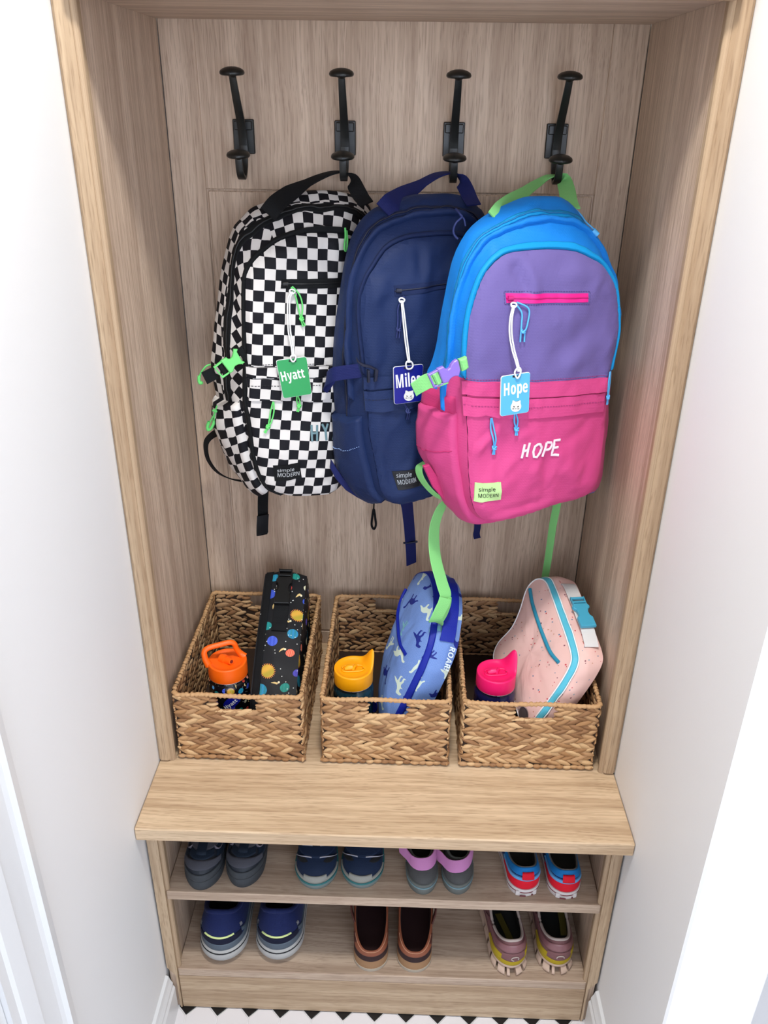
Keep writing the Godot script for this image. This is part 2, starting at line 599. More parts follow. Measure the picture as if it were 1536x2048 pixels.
func build_locker() -> void:
	var mb := MB.new()
	var t := thing("locker_unit", "light oak open locker with framed back panel rising behind the hooks", "locker", Transform3D(Basis(), Vector3(0, SEAT, 0)))
	var Y := SEAT
	var top := 1.610 - Y
	# back panel: outer board with a recessed groove frame
	mb.box(Vector3(-0.365, 0, -0.02), Vector3(0.365, top + 0.02, -0.005), 0.0)
	for f in [[-0.365, -0.3115, 0.0, top + 0.02], [0.3120, 0.365, 0.0, top + 0.02]]:
		mb.box(Vector3(f[0], f[2], -0.01), Vector3(f[1], f[3], 0.0), 0.0012, 1, Vector2(0.5, 0.05))
	mb.box(Vector3(-0.3115, 1.3745 - Y, -0.01), Vector3(0.3120, top + 0.02, 0.0), 0.0012, 1, Vector2(0.5, 0.05))
	mb.box(Vector3(-0.3115, 0, -0.01), Vector3(0.3120, 0.5210 - Y, 0.0), 0.0012, 1, Vector2(0.5, 0.05))
	obj("back_panel", mb, M.wood, t)
	mb = MB.new()
	mb.box(Vector3(-0.3085, 0.5235 - Y, -0.01), Vector3(0.3090, 1.3718 - Y, -0.0005), 0.0016, 1, Vector2(0.5, 0.05))
	obj("inset_panel", mb, M.wood, t)
	for s in [-1, 1]:
		mb = MB.new()
		mb.box(Vector3(s * 0.3655, 0, 0.0004), Vector3(s * 0.3845, 1.85, 0.352), 0.001, 1, Vector2(0.2 + 0.15 * s, 0.04))
		obj("side_panel", mb, M.wood, t)
		mb = MB.new()
		mb.box(Vector3(s * 0.3665, 0.0002, 0.334), Vector3(s * 0.3866, 1.86, 0.3565), 0.004, 1, Vector2(0.75, 0.04) if s < 0 else Vector2(0.1, 0.02))
		obj("stile", mb, M.wood_edge, t)
		mb = MB.new()
		bead(mb, s * 0.3648, 0.347, 0.0002, 1.85, 0.0055)
		mb.box(Vector3(s * 0.3635, 0.0002, 0.325), Vector3(s * 0.367, 1.85, 0.345), 0.0012, 1)
		obj("bead_moulding", mb, M.wood_edge, t)
	mb = MB.new()
	mb.box(Vector3(-0.3653, top, 0.0004), Vector3(0.3653, top + 0.02, 0.352), 0.001, 0, Vector2(0.1, 0.4))
	obj("top_shelf", mb, M.wood, t)
	mb = MB.new()
	mb.box(Vector3(-0.3640, top - 0.004, 0.352), Vector3(0.3640, top + 0.07, 0.372), 0.003, 0)
	obj("top_rail", mb, M.wood_edge, t)
	# bench top
	mb = MB.new()
	mb.box(Vector3(-0.3864, SEAT - 0.0252, -0.02), Vector3(0.3864, SEAT, 0.5008), 0.0018, 0, Vector2(0.3, 0.45))
	tag(obj("bench_top", mb, M.wood_top), "light oak bench top spanning the alcove under the three baskets", "bench top")
	# shoe cubby
	t = thing("shoe_cubby", "light oak shoe cubby with one shelf and a toe kick below the bench top", "shoe rack")
	var b0 := SEAT - 0.0253
	for s in [-1, 1]:
		mb = MB.new()
		mb.box(Vector3(s * 0.3655, 0, -0.02), Vector3(s * 0.382, b0, 0.464), 0.001, 1, Vector2(0.3, 0.2))
		obj("side_panel", mb, M.wood, t)
		mb = MB.new()
		# stile with the corner cut out round the baseboard
		var pl := PackedVector2Array([Vector2(0.3662, 0.001), Vector2(0.3662, b0), Vector2(0.3835, b0), Vector2(0.3835, 0.112), Vector2(0.3700, 0.092), Vector2(0.3700, 0.010), Vector2(0.3690, 0.001)])
		if s < 0:
			for i in pl.size():
				pl[i].x *= -1
		mb.prism(pl, 0.445, 0.468, 0.002)
		obj("stile", mb, M.wood_edge, t)
		mb = MB.new()
		bead(mb, s * 0.3648, 0.459, 0.001, b0, 0.0052)
		mb.box(Vector3(s * 0.3635, 0.001, 0.44), Vector3(s * 0.367, b0, 0.457), 0.0012, 1)
		obj("bead_moulding", mb, M.wood_edge, t)
	mb = MB.new()
	mb.box(Vector3(-0.365, 0.1, -0.02), Vector3(0.365, b0, 0.0), 0.001, 1)
	obj("back_panel", mb, M.wood, t)
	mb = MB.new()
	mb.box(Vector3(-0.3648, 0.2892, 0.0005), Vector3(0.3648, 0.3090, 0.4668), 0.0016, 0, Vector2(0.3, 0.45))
	obj("shelf", mb, M.wood_shelf_shaded, t)
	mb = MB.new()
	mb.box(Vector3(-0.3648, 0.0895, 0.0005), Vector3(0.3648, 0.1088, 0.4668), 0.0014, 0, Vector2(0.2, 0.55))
	obj("bottom_shelf", mb, M.wood_shelf_shaded, t)
	mb = MB.new()
	mb.box(Vector3(-0.3648, 0.001, 0.4455), Vector3(0.3648, 0.0890, 0.4668), 0.0008, 0, Vector2(0.4, 0.42))
	obj("toe_kick", mb, M.wood_edge, t)

# ---------------------------------------------------------------- hooks
func knob(mb: MB, at: Vector3, axis: Vector3, r: float) -> void:
	var prof := PackedVector2Array([Vector2(0.004, -0.006), Vector2(0.0065, -0.0035), Vector2(r * 0.9, -0.0028), Vector2(r, -0.0010), Vector2(r, 0.0012), Vector2(r * 0.93, 0.0035), Vector2(r * 0.7, 0.0060), Vector2(r * 0.35, 0.0078), Vector2(0.0, 0.0083)])
	var y := axis.normalized()
	var x := Vector3(1, 0, 0)
	var z := x.cross(y).normalized()
	var k := MB.new()
	k.lathe(prof, 36)
	var T := Transform3D(Basis(x, y, z), at)
	var s := mb.v.size()
	for i in k.v.size():
		mb.vert(T * k.v[i])
		mb.n[s + i] = T.basis * k.n[i]
	for i in k.ix:
		mb.ix.append(s + i)

func build_hooks() -> void:
	var words := ["black double coat hook at the far left, with nothing hung on it", "black double coat hook holding the black and white checked backpack", "black double coat hook holding the navy blue backpack", "black double coat hook holding the pink, purple and blue backpack"]
	var xs := [-0.2440, -0.0856, 0.0834, 0.2425]
	for i in 4:
		var t := thing("coat_hook", words[i], "coat hook", Transform3D(Basis(), Vector3(xs[i], 1.452, 0.0003)), "black double hooks along the back panel")
		var mb := MB.new()
		mb.box(Vector3(-0.0165, -0.0245, 0), Vector3(0.0165, 0.0250, 0.006), 0.0012)
		mb.box(Vector3(-0.0140, 0.0095, 0.005), Vector3(0.0140, 0.0225, 0.010), 0.0012)
		mb.box(Vector3(-0.0060, -0.0235, 0.005), Vector3(0.0060, 0.0150, 0.0105), 0.0015)
		obj("back_plate", mb, M.black_metal, t)
		# upper prong
		mb = MB.new()
		var path := smooth3(p3([0, -0.020, 0.010, 0, 0.000, 0.014, 0, 0.022, 0.024, 0, 0.048, 0.044, 0, 0.070, 0.060, 0, 0.0835, 0.0685]), 6)
		var wv := PackedVector3Array()
		for k in path.size():
			wv.append(Vector3(lerpf(0.0072, 0.0048, float(k) / path.size()), 0, 0))
		mb.ribbon(path, wv, 0.0065)
		obj("upper_prong", mb, M.black_metal, t)
		mb = MB.new()
		knob(mb, Vector3(0, 0.0865, 0.070), Vector3(0, 1.0, 0.10), 0.0180)
		obj("upper_knob", mb, M.black_metal, t)
		mb = MB.new()
		path = smooth3(p3([0, 0.004, 0.010, 0, -0.022, 0.013, 0, -0.042, 0.018, 0, -0.054, 0.030, 0, -0.0565, 0.040, 0, -0.050, 0.052, 0, -0.036, 0.058, 0, -0.026, 0.0595]), 6)
		wv = PackedVector3Array()
		for k in path.size():
			wv.append(Vector3(lerpf(0.0065, 0.0052, float(k) / path.size()), 0, 0))
		mb.ribbon(path, wv, 0.0058)
		obj("lower_prong", mb, M.black_metal, t)
		mb = MB.new()
		knob(mb, Vector3(0, -0.0235, 0.060), Vector3(0, 1.0, 0.12), 0.0178)
		obj("lower_knob", mb, M.black_metal, t)

# ---------------------------------------------------------------- backpacks
# A bag lives in its own axes: x across, y up, z out from its back. Its shell runs from the back outline to the front outline.
class Bag:
	const N := 216
	var T: Transform3D
	var a := 0.0
	var s := 0.0
	var F: PackedVector2Array
	var B: PackedVector2Array
	var RF: PackedVector2Array      # rings of N points, by angle
	var RB: PackedVector2Array
	var c: Vector2
	var creases := []               # [from, to, height, width]
	var seed_ := 1.0
	var ns: FastNoiseLite
	var pillow := 0.010
	var sq := Vector3(9, 10, 1)     # from x, to x, how thin the hidden side is pressed
	var lo: Vector2
	var H: PackedFloat32Array
	var gw := 0
	var gh := 0
	const G := 0.0035
	func ray(poly: PackedVector2Array, d: Vector2) -> Vector2:
		var far := c + d * 2.0
		var best := c
		for i in poly.size():
			var h = Geometry2D.segment_intersects_segment(c, far, poly[i], poly[(i + 1) % poly.size()])
			if h != null and h.distance_to(c) > best.distance_to(c):
				best = h
		return best
	func rings() -> void:
		var lo_ := F[0]
		var hi_ := F[0]
		for q in F:
			lo_ = lo_.min(q); hi_ = hi_.max(q)
		c = (lo_ + hi_) / 2
		for i in N:
			var t := TAU * i / N
			var d := Vector2(cos(t) * (hi_.x - lo_.x), sin(t) * (hi_.y - lo_.y)).normalized()
			RF.append(ray(F, d))
			RB.append(ray(B, d))
		# height field of the front
		lo = lo_ - Vector2(0.02, 0.02)
		gw = int((hi_.x - lo_.x + 0.04) / G) + 2
		gh = int((hi_.y - lo_.y + 0.04) / G) + 2
		H.resize(gw * gh)
		for j in gh:
			for i in gw:
				H[j * gw + i] = raw(lo + Vector2(i, j) * G)
	func raw(p: Vector2) -> float:
		var d := 1.0
		for i in N:
			var q := Geometry2D.get_closest_point_to_segment(p, RF[i], RF[(i + 1) % N])
			d = minf(d, p.distance_to(q))
		if not Geometry2D.is_point_in_polygon(p, RF):
			d = 0.0
		var k := 1.0 - minf(d / 0.016, 1.0)
		var h := 0.009 * sqrt(1.0 - k * k)
		h += pillow * smoothstep(0.0, 0.10, d)
		var e := smoothstep(0.0, 0.02, d)
		h += e * 0.0052 * ns.get_noise_3d(p.x * 14.0, p.y * 8.0, seed_)
		var rid := 1.0 - absf(ns.get_noise_3d((p.x + 0.4 * p.y) * 16.0, (p.y - 0.3 * p.x) * 9.0, seed_ + 4.0)) * 3.0
		h += e * 0.0045 * maxf(rid, 0.0) * smoothstep(-0.1, 0.4, ns.get_noise_3d(p.x * 9.0, p.y * 9.0, seed_ + 12.0))
		for cr in creases:
			var q2 := Geometry2D.get_closest_point_to_segment(p, cr[0], cr[1])
			var along: float = clampf((q2 - cr[0]).dot(cr[1] - cr[0]) / (cr[1] - cr[0]).length_squared(), 0.0, 1.0)
			var dd := p.distance_to(q2) / (cr[3] as float)
			h += e * (cr[2] as float) * exp(-dd * dd) * sin(PI * (0.08 + 0.84 * along))
		return h
	func hgt(p: Vector2) -> float:
		var q := (p - lo) / G
		var i := clampi(int(q.x), 0, gw - 2)
		var j := clampi(int(q.y), 0, gh - 2)
		var f := (q - Vector2(i, j)).clamp(Vector2.ZERO, Vector2.ONE)
		var o := j * gw + i
		return lerpf(lerpf(H[o], H[o + 1], f.x), lerpf(H[o + gw], H[o + gw + 1], f.x), f.y)
	func at(p: Vector2, off := 0.0) -> Vector3:
		return Vector3(p.x, p.y, (a + s * p.y + hgt(p)) * thin(p.x) + off)
	func thin(x: float) -> float:
		return lerpf(1.0, sq.z, smoothstep(sq.x, sq.y, x))
	func rg(R: PackedVector2Array, x: float) -> Vector2:
		x = fposmod(x, N)
		var i := int(x)
		return R[i % N].lerp(R[(i + 1) % N], x - i)
	# the side: x = ring place 0..N (0 right, N/4 top, N/2 left), t = 0 back .. 1 front
	func side(x: float, t: float) -> Vector3:
		var b := rg(RB, x)
		var f := rg(RF, x)
		var q := b.lerp(f, pow(t, 1.35))
		var w := t * (a + s * f.y) * thin(f.x)
		var out := (q - c).normalized()
		var e := sin(PI * clampf(t, 0, 1))
		q += out * (0.003 * e)
		q += out * (e * 0.0055 * ns.get_noise_3d(q.x * 16.0, q.y * 10.0, w * 24.0 + seed_))
		q += out * (e * 0.0012 * ns.get_noise_3d(q.x * 50.0, q.y * 40.0, w * 50.0 + seed_))
		return Vector3(q.x, q.y, w)
	func side_n(x: float, t: float) -> Vector3:
		var t0 := clampf(t - 0.03, 0, 1)
		var t1 := clampf(t + 0.03, 0, 1)
		var nn := (side(x + 0.8, t) - side(x - 0.8, t)).cross(side(x, t1) - side(x, t0)).normalized()
		var out := rg(RF, x) - c
		if nn.dot(Vector3(out.x, out.y, 0.3 * out.length())) < 0:
			nn = -nn
		return nn
	# band of the side between ring places x0..x1 and depths t0..t1, raised by off with turned-in edges
	func strip(mb, x0: float, x1: float, t0: float, t1: float, off := 0.0, nt := 6, rot := 0.0, roundness := 0.0) -> void:
		var rows := []
		var us := []
		var m := maxi(3, int(absf(x1 - x0)))
		var ts := []
		for j in nt + 1:
			ts.append([lerpf(t0, t1, float(j) / nt), off + roundness * sin(PI * j / nt)])
		if off > 0.0:
			ts.push_front([t0, -0.002])
			ts.append([t1, -0.002])
		for j in ts.size():
			var r := PackedVector3Array()
			var ur := PackedVector2Array()
			var l := 0.0
			var last := Vector3.ZERO
			for i in m + 1:
				var x := lerpf(x0, x1, float(i) / m)
				var p := side(x, ts[j][0])
				if i:
					var mid := side(x, 0.5 * (t0 + t1))
					l += last.distance_to(mid)
					last = mid
				else:
					last = side(x, 0.5 * (t0 + t1))
				var end := 1.0
				if off > 0.0 and (i == 0 or i == m):
					end = -0.5
				var o: float = ts[j][1]
				if o != 0.0:
					p += side_n(x, ts[j][0]) * o * end
				r.append(p)
				ur.append(Vector2(l, ts[j][0] * (a + 0.02)).rotated(rot))
			rows.append(r); us.append(ur)
		mb.grid(rows, us)
	# ring place on the left (or right) side where the front outline passes height y
	func place(y: float, left := true) -> float:
		var best := 0.0
		var bd := 9.0
		for i in N:
			var isl := RF[i].x < c.x
			if isl == left and absf(RF[i].y - y) < bd:
				bd = absf(RF[i].y - y); best = i
		return best
	# cloth piece on the front inside poly, raised by off
	func patch(mb, poly: PackedVector2Array, off := 0.0, cell := 0.006, rot := 0.0, skirt := true, uvo := Vector2.ZERO) -> void:
		if Geometry2D.is_polygon_clockwise(poly):
			poly = poly.duplicate(); poly.reverse()
		var l := poly[0]
		var h := poly[0]
		for q in poly:
			l = l.min(q); h = h.max(q)
		var ids := {}
		var inside := {}
		var nx := int((h.x - l.x) / cell) + 1
		var ny := int((h.y - l.y) / cell) + 1
		for j in ny + 1:
			for i in nx + 1:
				inside[Vector2i(i, j)] = Geometry2D.is_point_in_polygon(l + Vector2(i, j) * cell, poly)
		var vid := func(q: Vector2) -> int:
			var key := Vector2i(roundi(q.x * 200000.0), roundi(q.y * 200000.0))
			if not ids.has(key):
				ids[key] = mb.vert(at(q, off), (q + uvo).rotated(rot))
			return ids[key]
		for j in ny:
			for i in nx:
				var q := l + Vector2(i, j) * cell
				var sq := PackedVector2Array([q, q + Vector2(cell, 0), q + Vector2(cell, cell), q + Vector2(0, cell)])
				var k := 0
				for d in [Vector2i(i, j), Vector2i(i + 1, j), Vector2i(i + 1, j + 1), Vector2i(i, j + 1)]:
					k += 1 if inside[d] else 0
				if k == 4:
					mb.quad(vid.call(sq[0]), vid.call(sq[3]), vid.call(sq[2]), vid.call(sq[1]))
				else:
					for pc in Geometry2D.intersect_polygons(sq, poly):
						if Geometry2D.is_polygon_clockwise(pc):
							continue
						var tr := Geometry2D.triangulate_polygon(pc)
						for z in range(0, tr.size(), 3):
							var A := pc[tr[z]]; var C := pc[tr[z + 1]]; var D := pc[tr[z + 2]]
							if (C - A).cross(D - A) > 0:
								mb.tri(vid.call(A), vid.call(D), vid.call(C))
							else:
								mb.tri(vid.call(A), vid.call(C), vid.call(D))
		if skirt and off > 0.0:
			for i in poly.size():
				var A := poly[i]
				var C := poly[(i + 1) % poly.size()]
				var m := maxi(1, int(A.distance_to(C) / cell))
				for z in m:
					var p0 := A.lerp(C, float(z) / m)
					var p1 := A.lerp(C, float(z + 1) / m)
					var i0: int = mb.vert(at(p0, off)); var i1: int = mb.vert(at(p1, off))
					var i2: int = mb.vert(at(p1, -0.001)); var i3: int = mb.vert(at(p0, -0.001))
					mb.quad(i0, i1, i2, i3)
	# a cord or stitched line lying on the front
	func line(mb, pts: PackedVector2Array, r: float, off := 0.0, flat := 1.0, step := 0.006, sides := 7) -> void:
		var path := PackedVector3Array()
		for i in pts.size() - 1:
			var m := maxi(1, int(pts[i].distance_to(pts[i + 1]) / step))
			for k in m:
				path.append(at(pts[i].lerp(pts[i + 1], float(k) / m), off))
		path.append(at(pts[pts.size() - 1], off))
		mb.tube(path, r, sides, false, flat)

func circle2(c: Vector2, r: float, n := 20, ry := -1.0) -> PackedVector2Array:
	var o := PackedVector2Array()
	for i in n:
		o.append(c + Vector2(cos(TAU * i / n) * r, sin(TAU * i / n) * (ry if ry > 0 else r)))
	return o

func clip_y(poly: PackedVector2Array, line: PackedVector2Array, above: bool) -> PackedVector2Array:
	# the part of poly above (or below) a line that runs left to right
	var h := PackedVector2Array(line)
	var far := 1.0 if above else -1.0
	h.append(line[line.size() - 1] + Vector2(0, far)); h.append(line[0] + Vector2(0, far))
	var o := Geometry2D.intersect_polygons(poly, h)
	var best := PackedVector2Array()
	for q in o:
		if q.size() > best.size():
			best = q
	return best

func along_perp(path: PackedVector3Array, w: float, nrm: Vector3) -> PackedVector3Array:
	var o := PackedVector3Array()
	for i in path.size():
		var t := (path[mini(i + 1, path.size() - 1)] - path[maxi(i - 1, 0)]).normalized()
		o.append(t.cross(nrm).normalized() * w)
	return o

# a doubled pull cord with its knot, lying on the bag's front: pts from the slider to the loose ends
func pull_cord(bag: Bag, t: Node3D, pts: PackedVector2Array, knot: float, m: Material, spread := 0.0024) -> void:
	var mb := MB.new()
	var len := 0.0
	for i in pts.size() - 1:
		len += pts[i].distance_to(pts[i + 1])
	for sgn in [-1, 1]:
		var path := PackedVector3Array()
		var l := 0.0
		for i in pts.size():
			if i:
				l += pts[i].distance_to(pts[i - 1])
			var d := (pts[mini(i + 1, pts.size() - 1)] - pts[maxi(i - 1, 0)]).normalized().orthogonal()
			var f := l / len
			var sp := spread * (sin(PI * clampf(f / knot, 0, 1)) * 0.8 + 0.25 if f < knot else 0.55)
			path.append(bag.at(pts[i] + d * sp * sgn, 0.0040))
		mb.tube(smooth3(path, 5), 0.00125, 7)
	# knot
	var k := PackedVector2Array()
	var l2 := 0.0
	for i in range(1, pts.size()):
		var sl := pts[i].distance_to(pts[i - 1])
		if l2 + sl >= knot * len and k.size() == 0:
			k.append(pts[i - 1].lerp(pts[i], (knot * len - l2) / sl))
			k.append((pts[i] - pts[i - 1]).normalized())
		l2 += sl
	if k.size():
		var ring := PackedVector3Array()
		for i in 14:
			var an := TAU * i / 14.0
			ring.append(bag.at(k[0] + k[1].orthogonal() * cos(an) * 0.0028 + k[1] * (0.0016 * sin(an * 2.0)), 0.0045 + 0.0022 * sin(an)))
		mb.tube(ring, 0.0013, 6, true)
		for i in 14:
			var an := TAU * i / 14.0
			ring[i] = bag.at(k[0] + k[1] * 0.0022 + k[1].orthogonal() * cos(an) * 0.0026, 0.0045 + 0.0024 * sin(an))
		mb.tube(ring, 0.0013, 6, true)
	obj("pull_cord", mb, m, t)

func make_bag(fr: Array, of: Array, ob: Array, seed_: float, creases: Array, sq := Vector3(9, 10, 1)) -> Bag:
	var b := Bag.new()
	b.T = Transform3D(Basis(Vector3(fr[0], fr[1], fr[2]), Vector3(fr[3], fr[4], fr[5]), Vector3(fr[6], fr[7], fr[8])), Vector3(fr[9], fr[10], fr[11]))
	b.a = fr[12]
	b.s = fr[13]
	b.F = smooth2(p2(of), 2)
	b.B = smooth2(p2(ob), 2)
	b.ns = fnoise
	b.seed_ = seed_
	b.creases = creases
	b.sq = sq
	b.rings()
	return b

func cr(a: Array, h: float, w: float) -> Array:
	return [Vector2(a[0], a[1]), Vector2(a[2], a[3]), h * 1.5, w * 0.75]

func back_wall(b: Bag, t: Node3D, m: Material) -> void:
	var mb := MB.new()
	var ring := PackedVector3Array()
	for i in range(0, Bag.N, 2):
		ring.append(Vector3(b.RB[i].x, b.RB[i].y, 0))
	mb.fan(ring)
	obj("back_wall", mb, m, t)

func carry_handle(t: Node3D, pts: Array, w: Array, dirs: Array, m: Material) -> void:
	var path := smooth3(p3(pts), 6)
	var mb := MB.new()
	var wv := PackedVector3Array()
	var seg := w.size() - 1
	for i in path.size():
		var f := float(i) / (path.size() - 1) * seg
		var k := mini(int(f), seg - 1)
		var d: Vector3 = (dirs[k] as Vector3).lerp(dirs[k + 1], f - k)
		var tt := (path[mini(i + 1, path.size() - 1)] - path[maxi(i - 1, 0)]).normalized()
		d = (d - tt * d.dot(tt)).normalized()
		wv.append(d * lerpf(w[k], w[k + 1], f - k))
	mb.ribbon(path, wv, 0.0024)
	obj("carry_handle", mb, m, t)

func webbing(t: Node3D, called: String, pts: PackedVector3Array, w: float, dir: Vector3, m: Material, th := 0.0018) -> MeshInstance3D:
	var path := smooth3(pts, 5)
	var wv := PackedVector3Array()
	for i in path.size():
		var tt := (path[mini(i + 1, path.size() - 1)] - path[maxi(i - 1, 0)]).normalized()
		wv.append((dir - tt * dir.dot(tt)).normalized() * w)
	var mb := MB.new()
	mb.ribbon(path, wv, th)
	return obj(called, mb, m, t)

func flat_at(t: Node3D, called: String, poly: Array, w: float, th: float, m: Material, r := 0.0006) -> MeshInstance3D:
	var mb := MB.new()
	mb.prism(p2(poly), w, w + th, r)
	return obj(called, mb, m, t)

func text_on(b: Bag, t: Node3D, called: String, words: String, corners: Array, m: Material, bold := true, off := 0.0012, depth := 0.0005) -> MeshInstance3D:
	# corners: bottom left, bottom right, top left of the words on the bag's front
	var q := p2(corners)
	var o := text_mesh(called, words, bold, depth, m, t)
	var bb: AABB = o.mesh.get_aabb()
	var arr: Array = (o.mesh as PrimitiveMesh).get_mesh_arrays()
	var v: PackedVector3Array = arr[Mesh.ARRAY_VERTEX]
	var nn: PackedVector3Array = arr[Mesh.ARRAY_NORMAL]
	for i in v.size():
		var p := q[0] + (q[1] - q[0]) * ((v[i].x - bb.position.x) / bb.size.x) + (q[2] - q[0]) * ((v[i].y - bb.position.y) / bb.size.y)
		v[i] = b.at(p, off + v[i].z)
		nn[i] = Vector3(0, 0, 1)
	arr[Mesh.ARRAY_VERTEX] = v
	arr[Mesh.ARRAY_NORMAL] = nn
	arr[Mesh.ARRAY_TANGENT] = null
	var am := ArrayMesh.new()
	am.add_surface_from_arrays(Mesh.PRIMITIVE_TRIANGLES, arr)
	o.mesh = am
	return o

func text_mesh(called: String, words: String, bold: bool, depth: float, m: Material, t: Node3D) -> MeshInstance3D:
	var f := SystemFont.new()
	f.font_names = PackedStringArray(["Droid Sans"])
	f.font_weight = 700 if bold else 400
	var tm := TextMesh.new()
	tm.text = words
	tm.font = f
	tm.font_size = 48
	tm.pixel_size = 0.001
	tm.depth = depth
	tm.curve_step = 1.5
	return obj(called, tm, m, t)

func strokes(b: Bag, t: Node3D, lines: Array, r: float, m: Material) -> void:
	var mb := MB.new()
	for l in lines:
		b.line(mb, p2(l), r, 0.0008, 0.55, 0.004, 8)
	obj("embroidered_lettering", mb, m, t)

func side_zip(b: Bag, t: Node3D, x0: float, x1: float, t0: float, t1: float, m: Material, dark: Material) -> void:
	var mb := MB.new()
	b.strip(mb, x0, x1, t0, t1, 0.0012, 4)
	var z := obj("main_zip", mb, m, t)
	mb = MB.new()
	var path := PackedVector3Array()
	for i in int(absf(x1 - x0)) * 2:
		var x := lerpf(x0, x1, i / (absf(x1 - x0) * 2.0))
		path.append(b.side(x, (t0 + t1) / 2) + b.side_n(x, (t0 + t1) / 2) * 0.0015)
	mb.tube(path, 0.0013, 6)
	obj("zip_teeth", mb, dark, z)

func pocket_point(b: Bag, x: float, t0: float, t1: float, f: float, lift: float) -> Vector3:
	# a point on a side pocket that bulges over the side between depths t0 and t1
	var t := lerpf(t0, t1, f)
	return b.side(x, t) + b.side_n(x, t) * (0.008 + 0.006 * sin(PI * f) + lift)

func hem_line(b: Bag, mb: MB, x: float, t0: float, t1: float) -> void:
	var path := PackedVector3Array()
	for i in 25:
		path.append(pocket_point(b, x, t0, t1, 0.03 + 0.94 * i / 24.0, 0.0002))
	mb.tube(path, 0.0007, 6)

